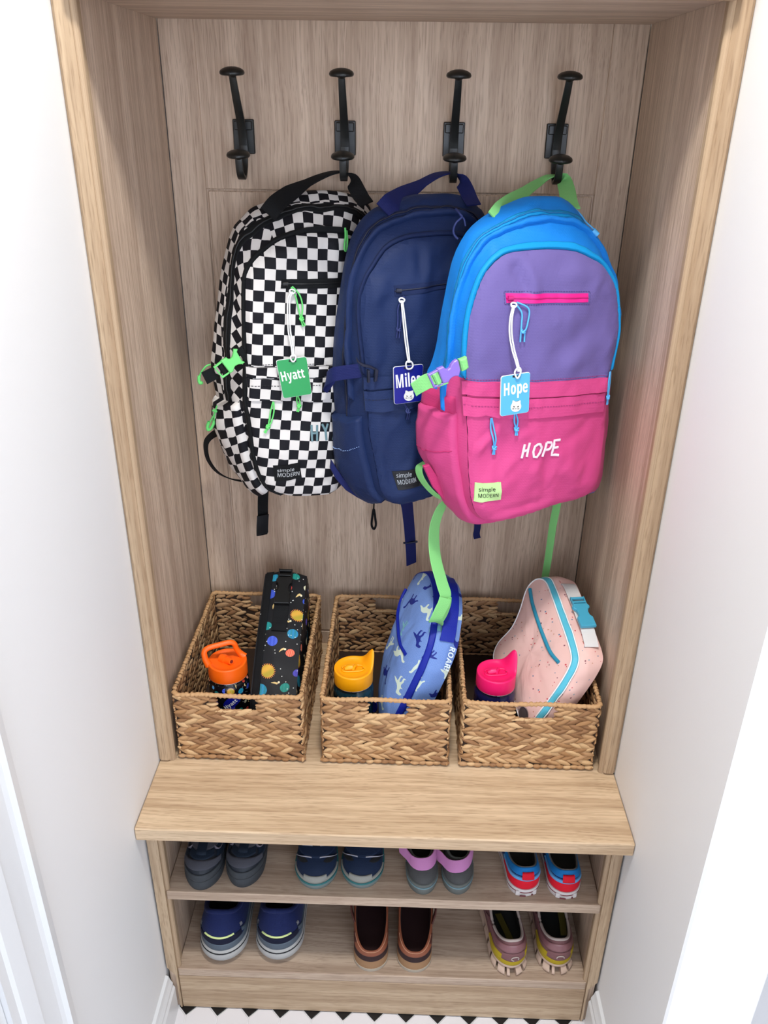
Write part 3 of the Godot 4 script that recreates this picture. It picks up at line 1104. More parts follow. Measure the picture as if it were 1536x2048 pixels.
func name_tag(b: Bag, label: String, corners: Array, hole: Array, cord: Array, loop: Array, words: String, wc: Array, plate: Material, cat: Array) -> void:
	var t := thing("name_tag", label, "name tag", b.T)
	var q := p2(corners)       # four corners, from bottom left, counter-clockwise
	var off := 0.0105
	# the plate is flat: take its plane from three corners
	var zc := 0.0
	for k in q:
		zc = maxf(zc, b.at(k, off).z - b.s * k.y)
	var P := func(p: Vector2, o := 0.0) -> Vector3: return Vector3(p.x, p.y, zc + b.s * p.y + o)
	var mb := MB.new()
	var rp := PackedVector2Array()
	for i in 4:
		var A := q[(i + 3) % 4]; var C := q[i]; var D := q[(i + 1) % 4]
		var e0 := C + (A - C).normalized() * 0.004
		var e1 := C + (D - C).normalized() * 0.004
		for k in 6:
			rp.append(e0.lerp(C, k / 5.0).lerp(C.lerp(e1, k / 5.0), k / 5.0))
	var T := Transform3D(Basis(Vector3(1, 0, 0), Vector3(0, 1, b.s), Vector3(0, 0, 1)), Vector3(0, 0, zc))
	mb.prism(rp, -0.0012, 0.0006, 0.0, T)
	obj("tag_backing", mb, M.white_ink, t)
	mb = MB.new()
	var ins := PackedVector2Array()
	var ce := (q[0] + q[1] + q[2] + q[3]) / 4.0
	for k in rp:
		ins.append(ce + (k - ce) * 0.985)
	mb.prism(ins, 0.0003, 0.0011, 0.0, T)
	obj("tag_plate", mb, plate, t)
	# slot
	mb = MB.new()
	var hp := p2(hole)
	mb.prism(PackedVector2Array([hp[0] - Vector2(0.006, 0.0012), hp[0] + Vector2(0.006, -0.0012), hp[0] + Vector2(0.006, 0.0014), hp[0] + Vector2(-0.006, 0.0014)]), 0.0009, 0.0013, 0.0, T)
	obj("tag_slot", mb, M.ink, t)
	# cord: two strands and a loop through the slot
	mb = MB.new()
	var cp := p2(cord)
	for sgn in [-1, 1]:
		var path := PackedVector3Array()
		for i in cp.size():
			var f := float(i) / (cp.size() - 1)
			var p: Vector2 = cp[i] + Vector2(0.0013 * sgn * (0.8 + 0.5 * sin(PI * f)), 0)
			var z := lerpf(b.at(p, 0.0075).z, (P.call(p, 0.004) as Vector3).z, smoothstep(0.4, 1.0, f))
			path.append(Vector3(p.x, p.y, z))
		mb.tube(smooth3(path, 6), 0.0012, 8)
	var lp := PackedVector3Array()
	for k in p2(loop):
		lp.append(P.call(k, 0.0035))
	mb.tube(smooth3(lp, 5, true), 0.0013, 8, true)
	# knot at the top
	var kn := PackedVector3Array()
	for i in 12:
		var an := TAU * i / 12.0
		kn.append(b.at(cp[0] + Vector2(cos(an) * 0.0040, sin(an) * 0.0032), 0.0075 + 0.001 * sin(an * 2)))
	mb.tube(kn, 0.0012, 8, true)
	obj("cord", mb, M.white_cord, t)
	# name
	var w := p2(wc)
	var o := text_mesh("lettering", words, true, 0.0004, M.white_ink, t)
	var bb: AABB = o.mesh.get_aabb()
	var p0: Vector3 = P.call(w[0], 0.0013)
	var ex: Vector3 = P.call(w[1], 0.0013) - p0
	var ey: Vector3 = P.call(w[2], 0.0013) - p0
	var bs := Basis(ex / bb.size.x, ey / bb.size.y, Vector3(0, 0, 1))
	o.transform = Transform3D(bs, p0 - bs * Vector3(bb.position.x, bb.position.y, 0))
	# a little white cat's head
	if cat.size():
		var cc := Vector2(cat[0], cat[1])
		var rr: float = cat[2]
		var head := PackedVector2Array()
		for i in 40:
			var an := TAU * i / 40.0
			var r := rr * (1.0 + 0.06 * cos(2 * an))
			var e1 := exp(-pow(angle_difference(an, deg_to_rad(56)) / 0.20, 2.0)) + exp(-pow(angle_difference(an, deg_to_rad(124)) / 0.20, 2.0))
			head.append(cc + Vector2(cos(an), sin(an) * 0.98) * (r + e1 * rr * 0.42))
		mb = MB.new()
		mb.prism(head, 0.0010, 0.0014, 0.0, T)
		var hd := obj("cat_face", mb, mat(Color(0.90, 0.89, 0.87), 0.6), t)
		mb = MB.new()
		for sgn in [-1, 1]:
			mb.prism(PackedVector2Array([cc + Vector2(sgn * 0.18, -0.02) * rr, cc + Vector2(sgn * 0.56, 0.16) * rr, cc + Vector2(sgn * 0.52, -0.06) * rr, cc + Vector2(sgn * 0.32, -0.10) * rr]), 0.0013, 0.0017, 0.0, T)
			for k in 3:
				var y := -0.36 - 0.10 * k
				mb.prism(PackedVector2Array([cc + Vector2(sgn * 0.30, y + 0.06) * rr, cc + Vector2(sgn * 0.72, y + 0.08) * rr, cc + Vector2(sgn * 0.72, y + 0.11) * rr, cc + Vector2(sgn * 0.30, y + 0.09) * rr]), 0.0013, 0.0016, 0.0, T)
		mb.prism(PackedVector2Array([cc + Vector2(-0.13, -0.30) * rr, cc + Vector2(0.13, -0.30) * rr, cc + Vector2(0.0, -0.44) * rr]), 0.0013, 0.0017, 0.0, T)
		obj("cat_features", mb, mat(Color(0.20, 0.18, 0.18), 0.7), hd)

func label_patch(b: Bag, t: Node3D, corners: Array, base: Material, ink: Material, l1: Array, l2: Array) -> void:
	var mb := MB.new()
	b.patch(mb, p2(corners), 0.0012, 0.006)
	var p := obj("label_patch", mb, base, t)
	text_on(b, p, "lettering", "simple", l1, ink, false, 0.0018, 0.0003)
	text_on(b, p, "lettering", "MODERN", l2, ink, false, 0.0018, 0.0003)

func front_zip(b: Bag, t: Node3D, corners: Array, tape: Material, teeth: Material, called := "pocket_zip") -> MeshInstance3D:
	var q := p2(corners)    # bottom left, bottom right, top right, top left
	var mb := MB.new()
	b.patch(mb, q, 0.0010, 0.005)
	var z := obj(called, mb, tape, t)
	mb = MB.new()
	b.line(mb, PackedVector2Array([(q[0] + q[3]) / 2, (q[1] + q[2]) / 2]), 0.0011, 0.0012, 0.7)
	obj("zip_teeth", mb, teeth, z)
	mb = MB.new()
	var s := (q[0] + q[3]) / 2 + (q[1] - q[0]).normalized() * 0.006
	b.line(mb, PackedVector2Array([s - Vector2(0.004, 0), s + Vector2(0.004, 0)]), 0.0034, 0.0025, 0.7, 0.003)
	obj("zip_slider", mb, teeth, z)
	return z

func stitch(b: Bag, mb: MB, pts: PackedVector2Array, gap := 0.0042, r := 0.00042, off := 0.0006) -> void:
	for i in pts.size() - 1:
		var l := pts[i].distance_to(pts[i + 1])
		var m := int(l / gap)
		for k in m:
			var p0 := pts[i].lerp(pts[i + 1], (k + 0.15) / m)
			var p1 := pts[i].lerp(pts[i + 1], (k + 0.78) / m)
			b.line(mb, PackedVector2Array([p0, p1]), r, off, 1.0, 0.02, 4)

func build_bags() -> void:
	bag_checked()
	bag_navy()
	bag_pink()

func bag_pink() -> void:
	var b := make_bag([0.9229, -0.0958, -0.3729, 0.0889, 0.9954, -0.0359, 0.3746, 0, 0.9272, 0.243, 1.3, 0.155, 0.068, -0.1119], [-0.0841, 0.019, -0.0544, 0.0212, -0.0226, 0.0196, 0.0034, 0.0117, 0.0231, 0.0039, 0.0425, -0.0142, 0.0521, -0.0289, 0.0582, -0.0475, 0.0653, -0.0762, 0.0671, -0.0955, 0.0648, -0.1216, 0.0632, -0.1466, 0.0654, -0.199, 0.0697, -0.2429, 0.0721, -0.2878, 0.0708, -0.3118, 0.0619, -0.3299, 0.0414, -0.3394, -0.0043, -0.3481, -0.0383, -0.3581, -0.0772, -0.366, -0.1026, -0.3683, -0.1234, -0.3638, -0.1382, -0.3504, -0.1447, -0.3369, -0.1495, -0.3221, -0.1575, -0.2789, -0.1628, -0.2369, -0.1671, -0.2116, -0.1729, -0.1637, -0.1751, -0.1437, -0.1782, -0.0997, -0.176, -0.064, -0.1665, -0.0279, -0.1559, -0.0083, -0.1375, 0.0085, -0.1177, 0.0147], [-0.0614, 0.0827, -0.0389, 0.0844, -0.019, 0.0838, 0.0019, 0.0732, 0.0191, 0.058, 0.0347, 0.0396, 0.0535, 0.0094, 0.0724, -0.0159, 0.0843, -0.0415, 0.0932, -0.0616, 0.1031, -0.0931, 0.1085, -0.1142, 0.1121, -0.143, 0.1205, -0.1832, 0.1284, -0.2297, 0.1371, -0.2796, 0.144, -0.3311, 0.1441, -0.3644, 0.1384, -0.3803, 0.1144, -0.3803, 0.0729, -0.3803, 0.0361, -0.3803, -0.0066, -0.3803, -0.0444, -0.3803, -0.0682, -0.3803, -0.083, -0.3803, -0.1077, -0.3803, -0.1254, -0.3799, -0.1509, -0.3438, -0.1665, -0.3185, -0.1811, -0.2988, -0.19, -0.2821, -0.1954, -0.2474, -0.194, -0.2395, -0.195, -0.2136, -0.1944, -0.17, -0.1901, -0.1602, -0.1847, -0.1297, -0.1841, -0.0897, -0.182, -0.0606, -0.1781, -0.0135, -0.168, 0.0166, -0.1537, 0.0381, -0.1303, 0.0561, -0.1044, 0.0697, -0.0802, 0.08], 30.0, [
		cr([-0.123, -0.2154, -0.1638, -0.2757], 0.005, 0.010), cr([-0.1159, -0.2084, -0.1547, -0.2505], -0.004, 0.007), cr([-0.0412, -0.2997, -0.0431, -0.3462], 0.002, 0.008),
		cr([-0.1226, 0.0065, -0.0989, -0.0374], -0.005, 0.008), cr([-0.1051, 0.0074, -0.0863, -0.0435], 0.003, 0.010), cr([-0.0783, -0.0171, 0.0159, 0.0001], 0.003, 0.020), cr([-0.1143, -0.3535, -0.0229, -0.3356], -0.003, 0.006),
		cr([0.0285, -0.2185, -0.0265, -0.2547], -0.002, 0.012), cr([-0.0282, -0.3003, -0.0478, -0.254], -0.003, 0.010), cr([-0.1545, -0.3244, -0.1185, -0.3532], 0.004, 0.008), cr([-0.0545, -0.1241, 0.0135, -0.0814], -0.003, 0.022), cr([0.0056, -0.1095, -0.0353, -0.1415], 0.003, 0.02)])
	var t := thing("backpack", "purple, pink and bright blue backpack with lime straps on the rightmost hook", "backpack", b.T)
	var blue := cloth(Color(0.07, 0.48, 0.82), 0.55, 0.3)
	var teal := cloth(Color(0.04, 0.55, 0.80), 0.6, 0.2)
	var teal_d := mat(Color(0.03, 0.44, 0.66), 0.6)
	var purple := cloth(Color(0.41, 0.36, 0.59), 0.7, 0.3)
	var pink := cloth(Color(0.79, 0.27, 0.50), 0.6, 0.3)
	var pink_d := cloth(Color(0.74, 0.20, 0.42), 0.65, 0.3)
	var hot := mat(Color(0.86, 0.10, 0.52), 0.5)
	var lil := mat(Color(0.55, 0.44, 0.80), 0.4)
	var skycord := mat(Color(0.33, 0.67, 0.90), 0.5)
	var seam := p2([-0.2069, -0.1574, -0.1843, -0.1574, -0.0986, -0.1556, -0.0085, -0.1522, 0.0867, -0.1486])
	var N := float(Bag.N)
	var xl := b.place(seam[1].y, true)
	var xr := b.place(seam[3].y, false)
	if xr < N / 2:
		xr += N
	var mb := MB.new()
	b.strip(mb, xr - N, xl, 0.0, 0.94, 0.0, 14)
	obj("body", mb, blue, t)
	back_wall(b, t, blue)
	mb = MB.new()
	b.strip(mb, xl - 1, xr, 0.0, 0.34, 0.0, 6)
	obj("lower_body", mb, blue, t)
	mb = MB.new()
	b.strip(mb, xl, xr, 0.34, 1.0, 0.0, 10)
	obj("lower_side", mb, pink, t)
	# purple panel and pink pocket
	mb = MB.new()
	b.patch(mb, clip_y(b.RF, seam, true), 0.0)
	obj("front_panel", mb, purple, t)
	mb = MB.new()
	b.patch(mb, clip_y(b.RF, seam, false), 0.0)
	var pocket := obj("front_pocket", mb, pink, t)
	for f in [[[-0.1819, -0.1581, -0.0985, -0.1563, -0.0084, -0.1529, 0.0489, -0.15, 0.0516, -0.1698, -0.0051, -0.1731, -0.0959, -0.1759, -0.1793, -0.1759], 0.0042, "pocket_band"], [[-0.1781, -0.1794, -0.0955, -0.1788, -0.0049, -0.1745, 0.0502, -0.172, 0.0536, -0.201, -0.0003, -0.2024, -0.0591, -0.2051, -0.0919, -0.2059, -0.1241, -0.2068, -0.1444, -0.2029, -0.1597, -0.2061, -0.1737, -0.2066], 0.0030, "pocket_flap"]]:
		mb = MB.new()
		b.patch(mb, p2(f[0]), f[1], 0.006)
		obj(f[2], mb, pink, pocket)
	mb = MB.new()
	stitch(b, mb, p2([-0.1762, -0.1905, -0.094, -0.1902, -0.0028, -0.1869, 0.0507, -0.1846]), 0.0045, 0.0004, 0.0036)
	stitch(b, mb, p2([-0.18, -0.1547, -0.099, -0.1528, -0.009, -0.1493, 0.0475, -0.1471]))
	obj("stitching", mb, mat(Color(0.62, 0.20, 0.45), 0.8), pocket).set_meta("kind", "stuff")
	# raised trim that borders the purple panel
	mb = MB.new()
	b.strip(mb, xr - N + 1, xl, 0.905, 1.0, 0.0035, 5, 0.0, 0.0012)
	obj("panel_trim", mb, teal, t)
	# main zip over the top and down the side, with its fold of cloth
	side_zip(b, t, N * 0.02, xl + 24, 0.42, 0.53, teal, teal_d)
	mb = MB.new()
	b.strip(mb, N * 0.06, xl + 10, 0.56, 0.64, 0.0045, 5, 0.0, 0.003)
	obj("zip_fold", mb, blue, t)
	# side pocket
	var yp := p2([-0.1792, -0.2058])
	var xp := b.place(yp[0].y, true)
	mb = MB.new()
	b.strip(mb, xp, b.place(-0.375, true) + 4, 0.02, 0.83, 0.008, 10, 0.0, 0.006)
	var sp := obj("side_pocket", mb, pink, t)
	mb = MB.new()
	hem_line(b, mb, xp + 10, 0.02, 0.83)
	obj("pocket_hem", mb, pink_d, sp)
	mb = MB.new()
	b.strip(mb, xp - 4, xp + 2, 0.03, 0.80, 0.004, 8)
	obj("pocket_lining", mb, pink_d, sp)
	# chest zip
	front_zip(b, t, [-0.1313, -0.0496, -0.0022, -0.0442, -0.0033, -0.0327, -0.1336, -0.0373], hot, mat(Color(0.72, 0.06, 0.42), 0.5))
	mb = MB.new()
	var zp := p2([-0.1341, -0.0516, 0.0016, -0.0467, -0.0004, -0.0299, -0.1362, -0.0348, -0.1341, -0.0516])
	stitch(b, mb, zp, 0.004, 0.0004)
	obj("zip_stitching", mb, mat(Color(0.30, 0.26, 0.48), 0.8), t).set_meta("kind", "stuff")
	strokes(b, t, [[-0.0794, -0.2441, -0.0811, -0.2648], [-0.0713, -0.2421, -0.073, -0.2632], [-0.0796, -0.2544, -0.0723, -0.2536],
		[-0.0561, -0.2433, -0.052, -0.2486, -0.0525, -0.2568, -0.0566, -0.2638, -0.0617, -0.2632, -0.0636, -0.2557, -0.0622, -0.2476, -0.0586, -0.2436, -0.0561, -0.2433],
		[-0.0436, -0.2422, -0.0464, -0.2638], [-0.0436, -0.2422, -0.036, -0.2424, -0.0333, -0.2462, -0.0355, -0.2514, -0.0386, -0.2532, -0.0446, -0.2533],
		[-0.0193, -0.2399, -0.0295, -0.2403, -0.0309, -0.2621, -0.0202, -0.2617], [-0.0305, -0.2508, -0.022, -0.2503]], 0.0021, mat(Color(0.93, 0.84, 0.88), 0.6))
	label_patch(b, t, [-0.1447, -0.3325, -0.1039, -0.3295, -0.1091, -0.3011, -0.1472, -0.303], mat(Color(0.73, 0.87, 0.58), 0.7), mat(Color(0.14, 0.17, 0.12), 0.7), [-0.1407, -0.3176, -0.1172, -0.3158, -0.1417, -0.3093], [-0.1407, -0.3251, -0.1105, -0.3238, -0.1414, -0.3191])
	pull_cord(b, t, p2([-0.136, -0.2066, -0.1318, -0.2224, -0.1276, -0.2369, -0.1254, -0.2486, -0.1248, -0.2603]), 0.80, skycord)
	pull_cord(b, t, p2([-0.103, -0.1957, -0.0997, -0.2087, -0.0975, -0.2188, -0.0969, -0.2297]), 0.72, skycord)
	pull_cord(b, t, p2([-0.1191, -0.0485, -0.1055, -0.0573, -0.1041, -0.0738, -0.1047, -0.0865, -0.1038, -0.0993]), 0.74, skycord, 0.0055)
	pull_cord(b, t, p2([0.0534, -0.1413, 0.055, -0.1595, 0.0575, -0.178, 0.0598, -0.1906]), 0.76, skycord)
	# right zip pulls near the top
	mb = MB.new()
	mb.tube(smooth3(p3([0.0005, 0.0707, 0.0083, 0.0044, 0.0642, 0.0204, 0.0071, 0.0563, 0.032, 0.0135, 0.0503, 0.0397, 0.0245, 0.0433, 0.0385, 0.0243, 0.0378, 0.0382, 0.0157, 0.041, 0.0348]), 5), 0.0013, 7)
	mb.tube(smooth3(p3([0.0143, 0.0473, 0.0421, 0.0216, 0.0413, 0.0448]), 3), 0.004, 8)
	obj("zip_pull", mb, skycord, t)
	# carry handle over the hook
	carry_handle(t, [-0.1283, 0.0494, 0.015, -0.1152, 0.0596, 0.0045, -0.0896, 0.0684, -0.0226, -0.0468, 0.0811, -0.0642, -0.0008, 0.096, -0.1045, 0.0204, 0.1066, -0.1095, 0.034, 0.1086, -0.1061, 0.0358, 0.1029, -0.0895, 0.0261, 0.0918, -0.0615, 0.0123, 0.0798, -0.0297, 0.0047, 0.0707, -0.0062], [0.0135, 0.0135, 0.012, 0.009, 0.0085, 0.0085, 0.0105, 0.0125, 0.0125, 0.0125], [Vector3(0.75, -0.55, 0.2), Vector3(0.75, -0.6, 0.2), Vector3(0.6, -0.6, 0.3), Vector3(0.3, -0.4, 0.9), Vector3(0.1, -0.2, 1), Vector3(0, 0, 1), Vector3(-0.2, -0.1, 1), Vector3(0.9, 0.1, 0.6), Vector3(0.95, 0.1, 0.4), Vector3(0.9, 0.1, 0.2)], M.lime)
	# side buckle strap
	var bw := 0.098
	flat_at(t, "compression_strap", [-0.1863, -0.1204, -0.1904, -0.1225, -0.1969, -0.1246, -0.1899, -0.1405, -0.1842, -0.1384, -0.1809, -0.1349], bw - 0.002, 0.008, M.lime, 0.002)
	webbing(t, "compression_strap", p3([-0.1959, -0.1572, 0.0672, -0.204, -0.1611, 0.0659, -0.2123, -0.1636, 0.0647, -0.2211, -0.1652, 0.0643, -0.2306, -0.1711, 0.0635, -0.2414, -0.178, 0.0643]), 0.0112, Vector3(0.30, 0.95, 0.0), M.lime)
	var bk := flat_at(t, "buckle", [-0.2277, -0.1372, -0.2193, -0.1337, -0.2159, -0.1368, -0.212, -0.1378, -0.2094, -0.1357, -0.2079, -0.1309, -0.2048, -0.1267, -0.2007, -0.124, -0.1982, -0.126, -0.1932, -0.1384, -0.1942, -0.1468, -0.1995, -0.1468, -0.2038, -0.1482, -0.207, -0.1516, -0.208, -0.1551, -0.2159, -0.1572], bw, 0.006, lil, 0.0012)
	flat_at(t, "buckle_frame", [-0.2402, -0.1454, -0.2275, -0.1385, -0.2254, -0.1402, -0.2381, -0.1472], bw + 0.0005, 0.005, lil)
	flat_at(t, "buckle_frame", [-0.2299, -0.161, -0.2168, -0.1565, -0.2157, -0.1586, -0.2284, -0.1635], bw + 0.0005, 0.005, lil)
	flat_at(t, "buckle_frame", [-0.2402, -0.1454, -0.2376, -0.1454, -0.2263, -0.1628, -0.2288, -0.1635], bw + 0.0005, 0.005, lil)
	flat_at(t, "strap_fold", [-0.2348, -0.1444, -0.229, -0.1413, -0.2185, -0.1576, -0.2244, -0.1603], bw + 0.0008, 0.006, M.lime, 0.002)
	# loose lime webbing below
	webbing(t, "shoulder_webbing", p3([-0.1791, -0.3138, 0.0021, -0.1882, -0.3203, 0.0036, -0.1858, -0.3336, 0.004, -0.175, -0.3495, 0.0078, -0.1584, -0.3648, 0.0139, -0.1389, -0.373, 0.0214, -0.1155, -0.3828, 0.0142]), 0.0085, Vector3(0.25, 0.35, 1.0), M.lime)
	webbing(t, "shoulder_webbing", p3([-0.1116, -0.39, -0.0168, -0.1298, -0.3983, -0.0137, -0.1386, -0.4272, -0.013, -0.1375, -0.4588, -0.0116, -0.1356, -0.4892, 0.002, -0.1293, -0.521, 0.0227, -0.1273, -0.5349, 0.037, -0.1272, -0.5479, 0.0409]), 0.0122, Vector3(0.93, 0.05, -0.35), M.lime)
	webbing(t, "strap_loop", p3([-0.1302, -0.5378, 0.0444, -0.1331, -0.5453, 0.0472, -0.139, -0.5565, 0.0498, -0.1433, -0.5678, 0.0509, -0.1441, -0.5755, 0.0492, -0.1408, -0.5822, 0.0438, -0.1344, -0.5856, 0.0365, -0.1279, -0.5755, 0.0352, -0.1256, -0.5582, 0.0368, -0.1281, -0.5438, 0.0396]), 0.0122, Vector3(0.96, -0.22, -0.10), M.lime)
	mb = MB.new()
	webbing(t, "shoulder_webbing", p3([0.0983, -0.4059, -0.0247, 0.105, -0.4297, -0.0337, 0.112, -0.4643, -0.043, 0.1209, -0.5048, -0.0518, 0.1299, -0.5467, -0.0606, 0.1367, -0.5835, -0.0679, 0.1394, -0.6068, -0.0699]), 0.0075, Vector3(0.45, 0.0, 0.9), M.lime)
	# strap anchor gusset behind the side pocket
	mb = MB.new()
	mb.prism(p2([-0.2024, -0.3013, -0.193, -0.2985, -0.171, -0.3254, -0.1435, -0.3688, -0.1495, -0.3684, -0.181, -0.3373]), 0.042, 0.048, 0.001)
	obj("strap_anchor", mb, pink_d, t)
	name_tag(b, "light blue name tag with a cat face, hanging on the purple backpack", [-0.1322, -0.1984, -0.0875, -0.1928, -0.0928, -0.1369, -0.1375, -0.1431], [-0.1141, -0.1431], [-0.1239, -0.0508, -0.1262, -0.0684, -0.1244, -0.0881, -0.1195, -0.1079, -0.1149, -0.1247, -0.1127, -0.1356], [-0.1186, -0.1383, -0.1177, -0.1336, -0.1134, -0.1302, -0.1098, -0.1335, -0.1105, -0.1404, -0.1139, -0.1445], "Hope", [-0.1296, -0.1754, -0.093, -0.1702, -0.1324, -0.1527], mat(Color(0.33, 0.68, 0.85), 0.35), [-0.1094, -0.1847] + [0.0078])

func bag_navy() -> void:
	var b := make_bag([0.9229, -0.0958, -0.3729, 0.0889, 0.9954, -0.0359, 0.3746, 0, 0.9272, 0.083, 1.3, 0.08, 0.06, -0.081], [-0.0734, 0.0216, -0.032, 0.0261, -0.007, 0.0227, 0.0114, 0.0081, 0.0235, -0.0201, 0.0347, -0.0941, 0.0474, -0.2199, 0.0507, -0.3034, 0.0438, -0.3592, 0.0221, -0.3713, -0.0146, -0.3781, -0.033, -0.3832, -0.0558, -0.3879, -0.0741, -0.3903, -0.0903, -0.386, -0.1042, -0.3741, -0.1132, -0.3584, -0.1217, -0.3256, -0.1308, -0.2934, -0.1389, -0.262, -0.1434, -0.2211, -0.1483, -0.1874, -0.1529, -0.1558, -0.1614, -0.1126, -0.1655, -0.0748, -0.1622, -0.0563, -0.1558, -0.0379, -0.1468, -0.0236, -0.1324, -0.0009, -0.1133, 0.0118, -0.0952, 0.0183], [-0.0349, 0.0785, -0.0135, 0.0801, 0.0087, 0.0782, 0.0259, 0.0716, 0.0385, 0.0631, 0.0485, 0.0557, 0.0657, 0.0173, 0.0866, -0.0755, 0.112, -0.2456, 0.1212, -0.367, 0.1103, -0.4023, 0.0718, -0.4023, 0.0319, -0.4023, -0.0047, -0.4023, -0.0371, -0.4023, -0.0619, -0.4023, -0.0825, -0.4023, -0.1053, -0.4023, -0.1261, -0.3898, -0.1492, -0.3595, -0.1551, -0.3422, -0.1601, -0.3129, -0.1627, -0.2817, -0.1667, -0.2638, -0.1728, -0.2311, -0.1778, -0.1886, -0.178, -0.1758, -0.1793, -0.1497, -0.1786, -0.1194, -0.1771, -0.0889, -0.1747, -0.0596, -0.1729, -0.0353, -0.1689, -0.0084, -0.163, 0.0126, -0.1544, 0.0294, -0.1432, 0.0427, -0.1323, 0.0511, -0.1202, 0.0568, -0.1043, 0.0636, -0.0805, 0.0723, -0.064, 0.0756], 60.0, [
		cr([-0.0887, 0.0158, -0.0742, -0.0353], -0.004, 0.006), cr([-0.0673, 0.0136, -0.0713, -0.0636], 0.003, 0.010), cr([-0.1556, -0.0387, -0.1341, -0.0206], -0.006, 0.010), cr([-0.145, -0.0279, -0.1312, -0.0102], 0.004, 0.008),
		cr([-0.1388, -0.2664, -0.1166, -0.3396], 0.005, 0.010), cr([-0.1259, -0.2746, -0.0839, -0.3746], -0.003, 0.010), cr([-0.137, -0.2352, -0.0386, -0.221], 0.002, 0.008), cr([-0.0925, -0.3741, -0.0154, -0.3571], 0.003, 0.010)], Vector3(-0.02, 0.06, 0.30))
	var t := thing("backpack", "plain navy blue backpack hanging between the checked one and the pink one", "backpack", b.T)
	var navy := cloth(Color(0.088, 0.155, 0.315), 0.6, 0.3)
	var navy_d := cloth(Color(0.075, 0.13, 0.28), 0.7, 0.25)
	var web := cloth(Color(0.085, 0.115, 0.33), 0.65, 0.25)
	var dark := mat(Color(0.05, 0.07, 0.17), 0.5)
	var cord := mat(Color(0.12, 0.17, 0.38), 0.6)
	var N := float(Bag.N)
	var mb := MB.new()
	b.strip(mb, 0, N, 0.0, 1.0, 0.0, 15)
	obj("body", mb, navy, t)
	back_wall(b, t, navy)
	var seam := p2([-0.1802, -0.1848, -0.1529, -0.1819, -0.1013, -0.1759, -0.0442, -0.1681, 0.0666, -0.1552])
	mb = MB.new()
	b.patch(mb, clip_y(b.RF, seam, true), 0.0)
	obj("front_panel", mb, navy, t)
	mb = MB.new()
	b.patch(mb, clip_y(b.RF, seam, false), 0.0)
	var pocket := obj("front_pocket", mb, navy, t)
	for f in [[[-0.1545, -0.1819, -0.1013, -0.1759, -0.0442, -0.1681, 0.0062, -0.1618, 0.0082, -0.1789, -0.0422, -0.1866, -0.0997, -0.1941, -0.1516, -0.2006], 0.0042, "pocket_band"], [[-0.1514, -0.2037, -0.0994, -0.1972, -0.0419, -0.1897, 0.0086, -0.182, 0.0119, -0.2096, -0.0389, -0.2178, -0.0722, -0.2229, -0.0967, -0.2281, -0.121, -0.2324, -0.1468, -0.2343], 0.0032, "pocket_flap"]]:
		mb = MB.new()
		b.patch(mb, p2(f[0]), f[1], 0.006)
		obj(f[2], mb, navy, pocket)
	mb = MB.new()
	stitch(b, mb, p2([-0.1497, -0.2166, -0.0982, -0.211, -0.0405, -0.2029]), 0.0045, 0.0004, 0.0038)
	obj("stitching", mb, dark, pocket).set_meta("kind", "stuff")
	var xl := b.place(seam[1].y, true)
	mb = MB.new()
	b.strip(mb, N * 0.02, xl, 0.93, 1.0, 0.003, 4, 0.0, 0.0012)
	obj("panel_trim", mb, navy_d, t)
	side_zip(b, t, N * 0.02, xl + 22, 0.44, 0.54, navy_d, dark)
	mb = MB.new()
	b.strip(mb, N * 0.06, xl + 8, 0.57, 0.68, 0.0045, 5, 0.0, 0.004)
	obj("zip_fold", mb, navy, t)
	# side pocket with a pale row of stitches
	var xp := b.place((p2([-0.1486, -0.2427]))[0].y, true)
	mb = MB.new()
	b.strip(mb, xp, b.place(-0.37, true) + 4, 0.02, 0.86, 0.008, 10, 0.0, 0.006)
	var sp := obj("side_pocket", mb, navy, t)
	mb = MB.new()
	for i in 22:
		var f := 0.05 + 0.9 * i / 21.0
		var q := pocket_point(b, xp + 9, 0.02, 0.86, f, 0.0004)
		mb.tube(PackedVector3Array([q - Vector3(0.0006, 0, 0.0004), q + Vector3(0.0006, 0, 0.0004)]), 0.0006, 5)
	obj("stitching", mb, mat(Color(0.55, 0.66, 0.85), 0.7), sp).set_meta("kind", "stuff")
	front_zip(b, t, [-0.1176, -0.0609, -0.0084, -0.0412, -0.0106, -0.0298, -0.1196, -0.0462], navy_d, dark)
	label_patch(b, t, [-0.0851, -0.3611, -0.0422, -0.3549, -0.0524, -0.3225, -0.0971, -0.3306], mat(Color(0.045, 0.055, 0.085), 0.6), mat(Color(0.70, 0.72, 0.74), 0.6), [-0.0892, -0.3425, -0.0655, -0.3386, -0.091, -0.3325], [-0.0859, -0.3518, -0.0561, -0.3466, -0.0882, -0.3442])
	pull_cord(b, t, p2([-0.1052, -0.059, -0.1101, -0.0755, -0.1093, -0.0934, -0.1096, -0.1078, -0.1094, -0.1195]), 0.78, cord, 0.003)
	pull_cord(b, t, p2([-0.0893, -0.2188, -0.0849, -0.2298, -0.083, -0.2424]), 0.4, cord)
	mb = MB.new()
	mb.tube(smooth3(p3([-0.0489, 0.0665, 0.1016, -0.0472, 0.0613, 0.1128, -0.0441, 0.0576, 0.1139, -0.0528, 0.0493, 0.1155, -0.0546, 0.0398, 0.1144, -0.0524, 0.0333, 0.115, -0.0471, 0.0285, 0.117]), 5), 0.0016, 7)
	mb.tube(smooth3(p3([-0.047, 0.06, 0.1128, -0.0411, 0.0553, 0.115, -0.0378, 0.0463, 0.116]), 4), 0.0013, 7)
	obj("zip_pull", mb, cord, t)
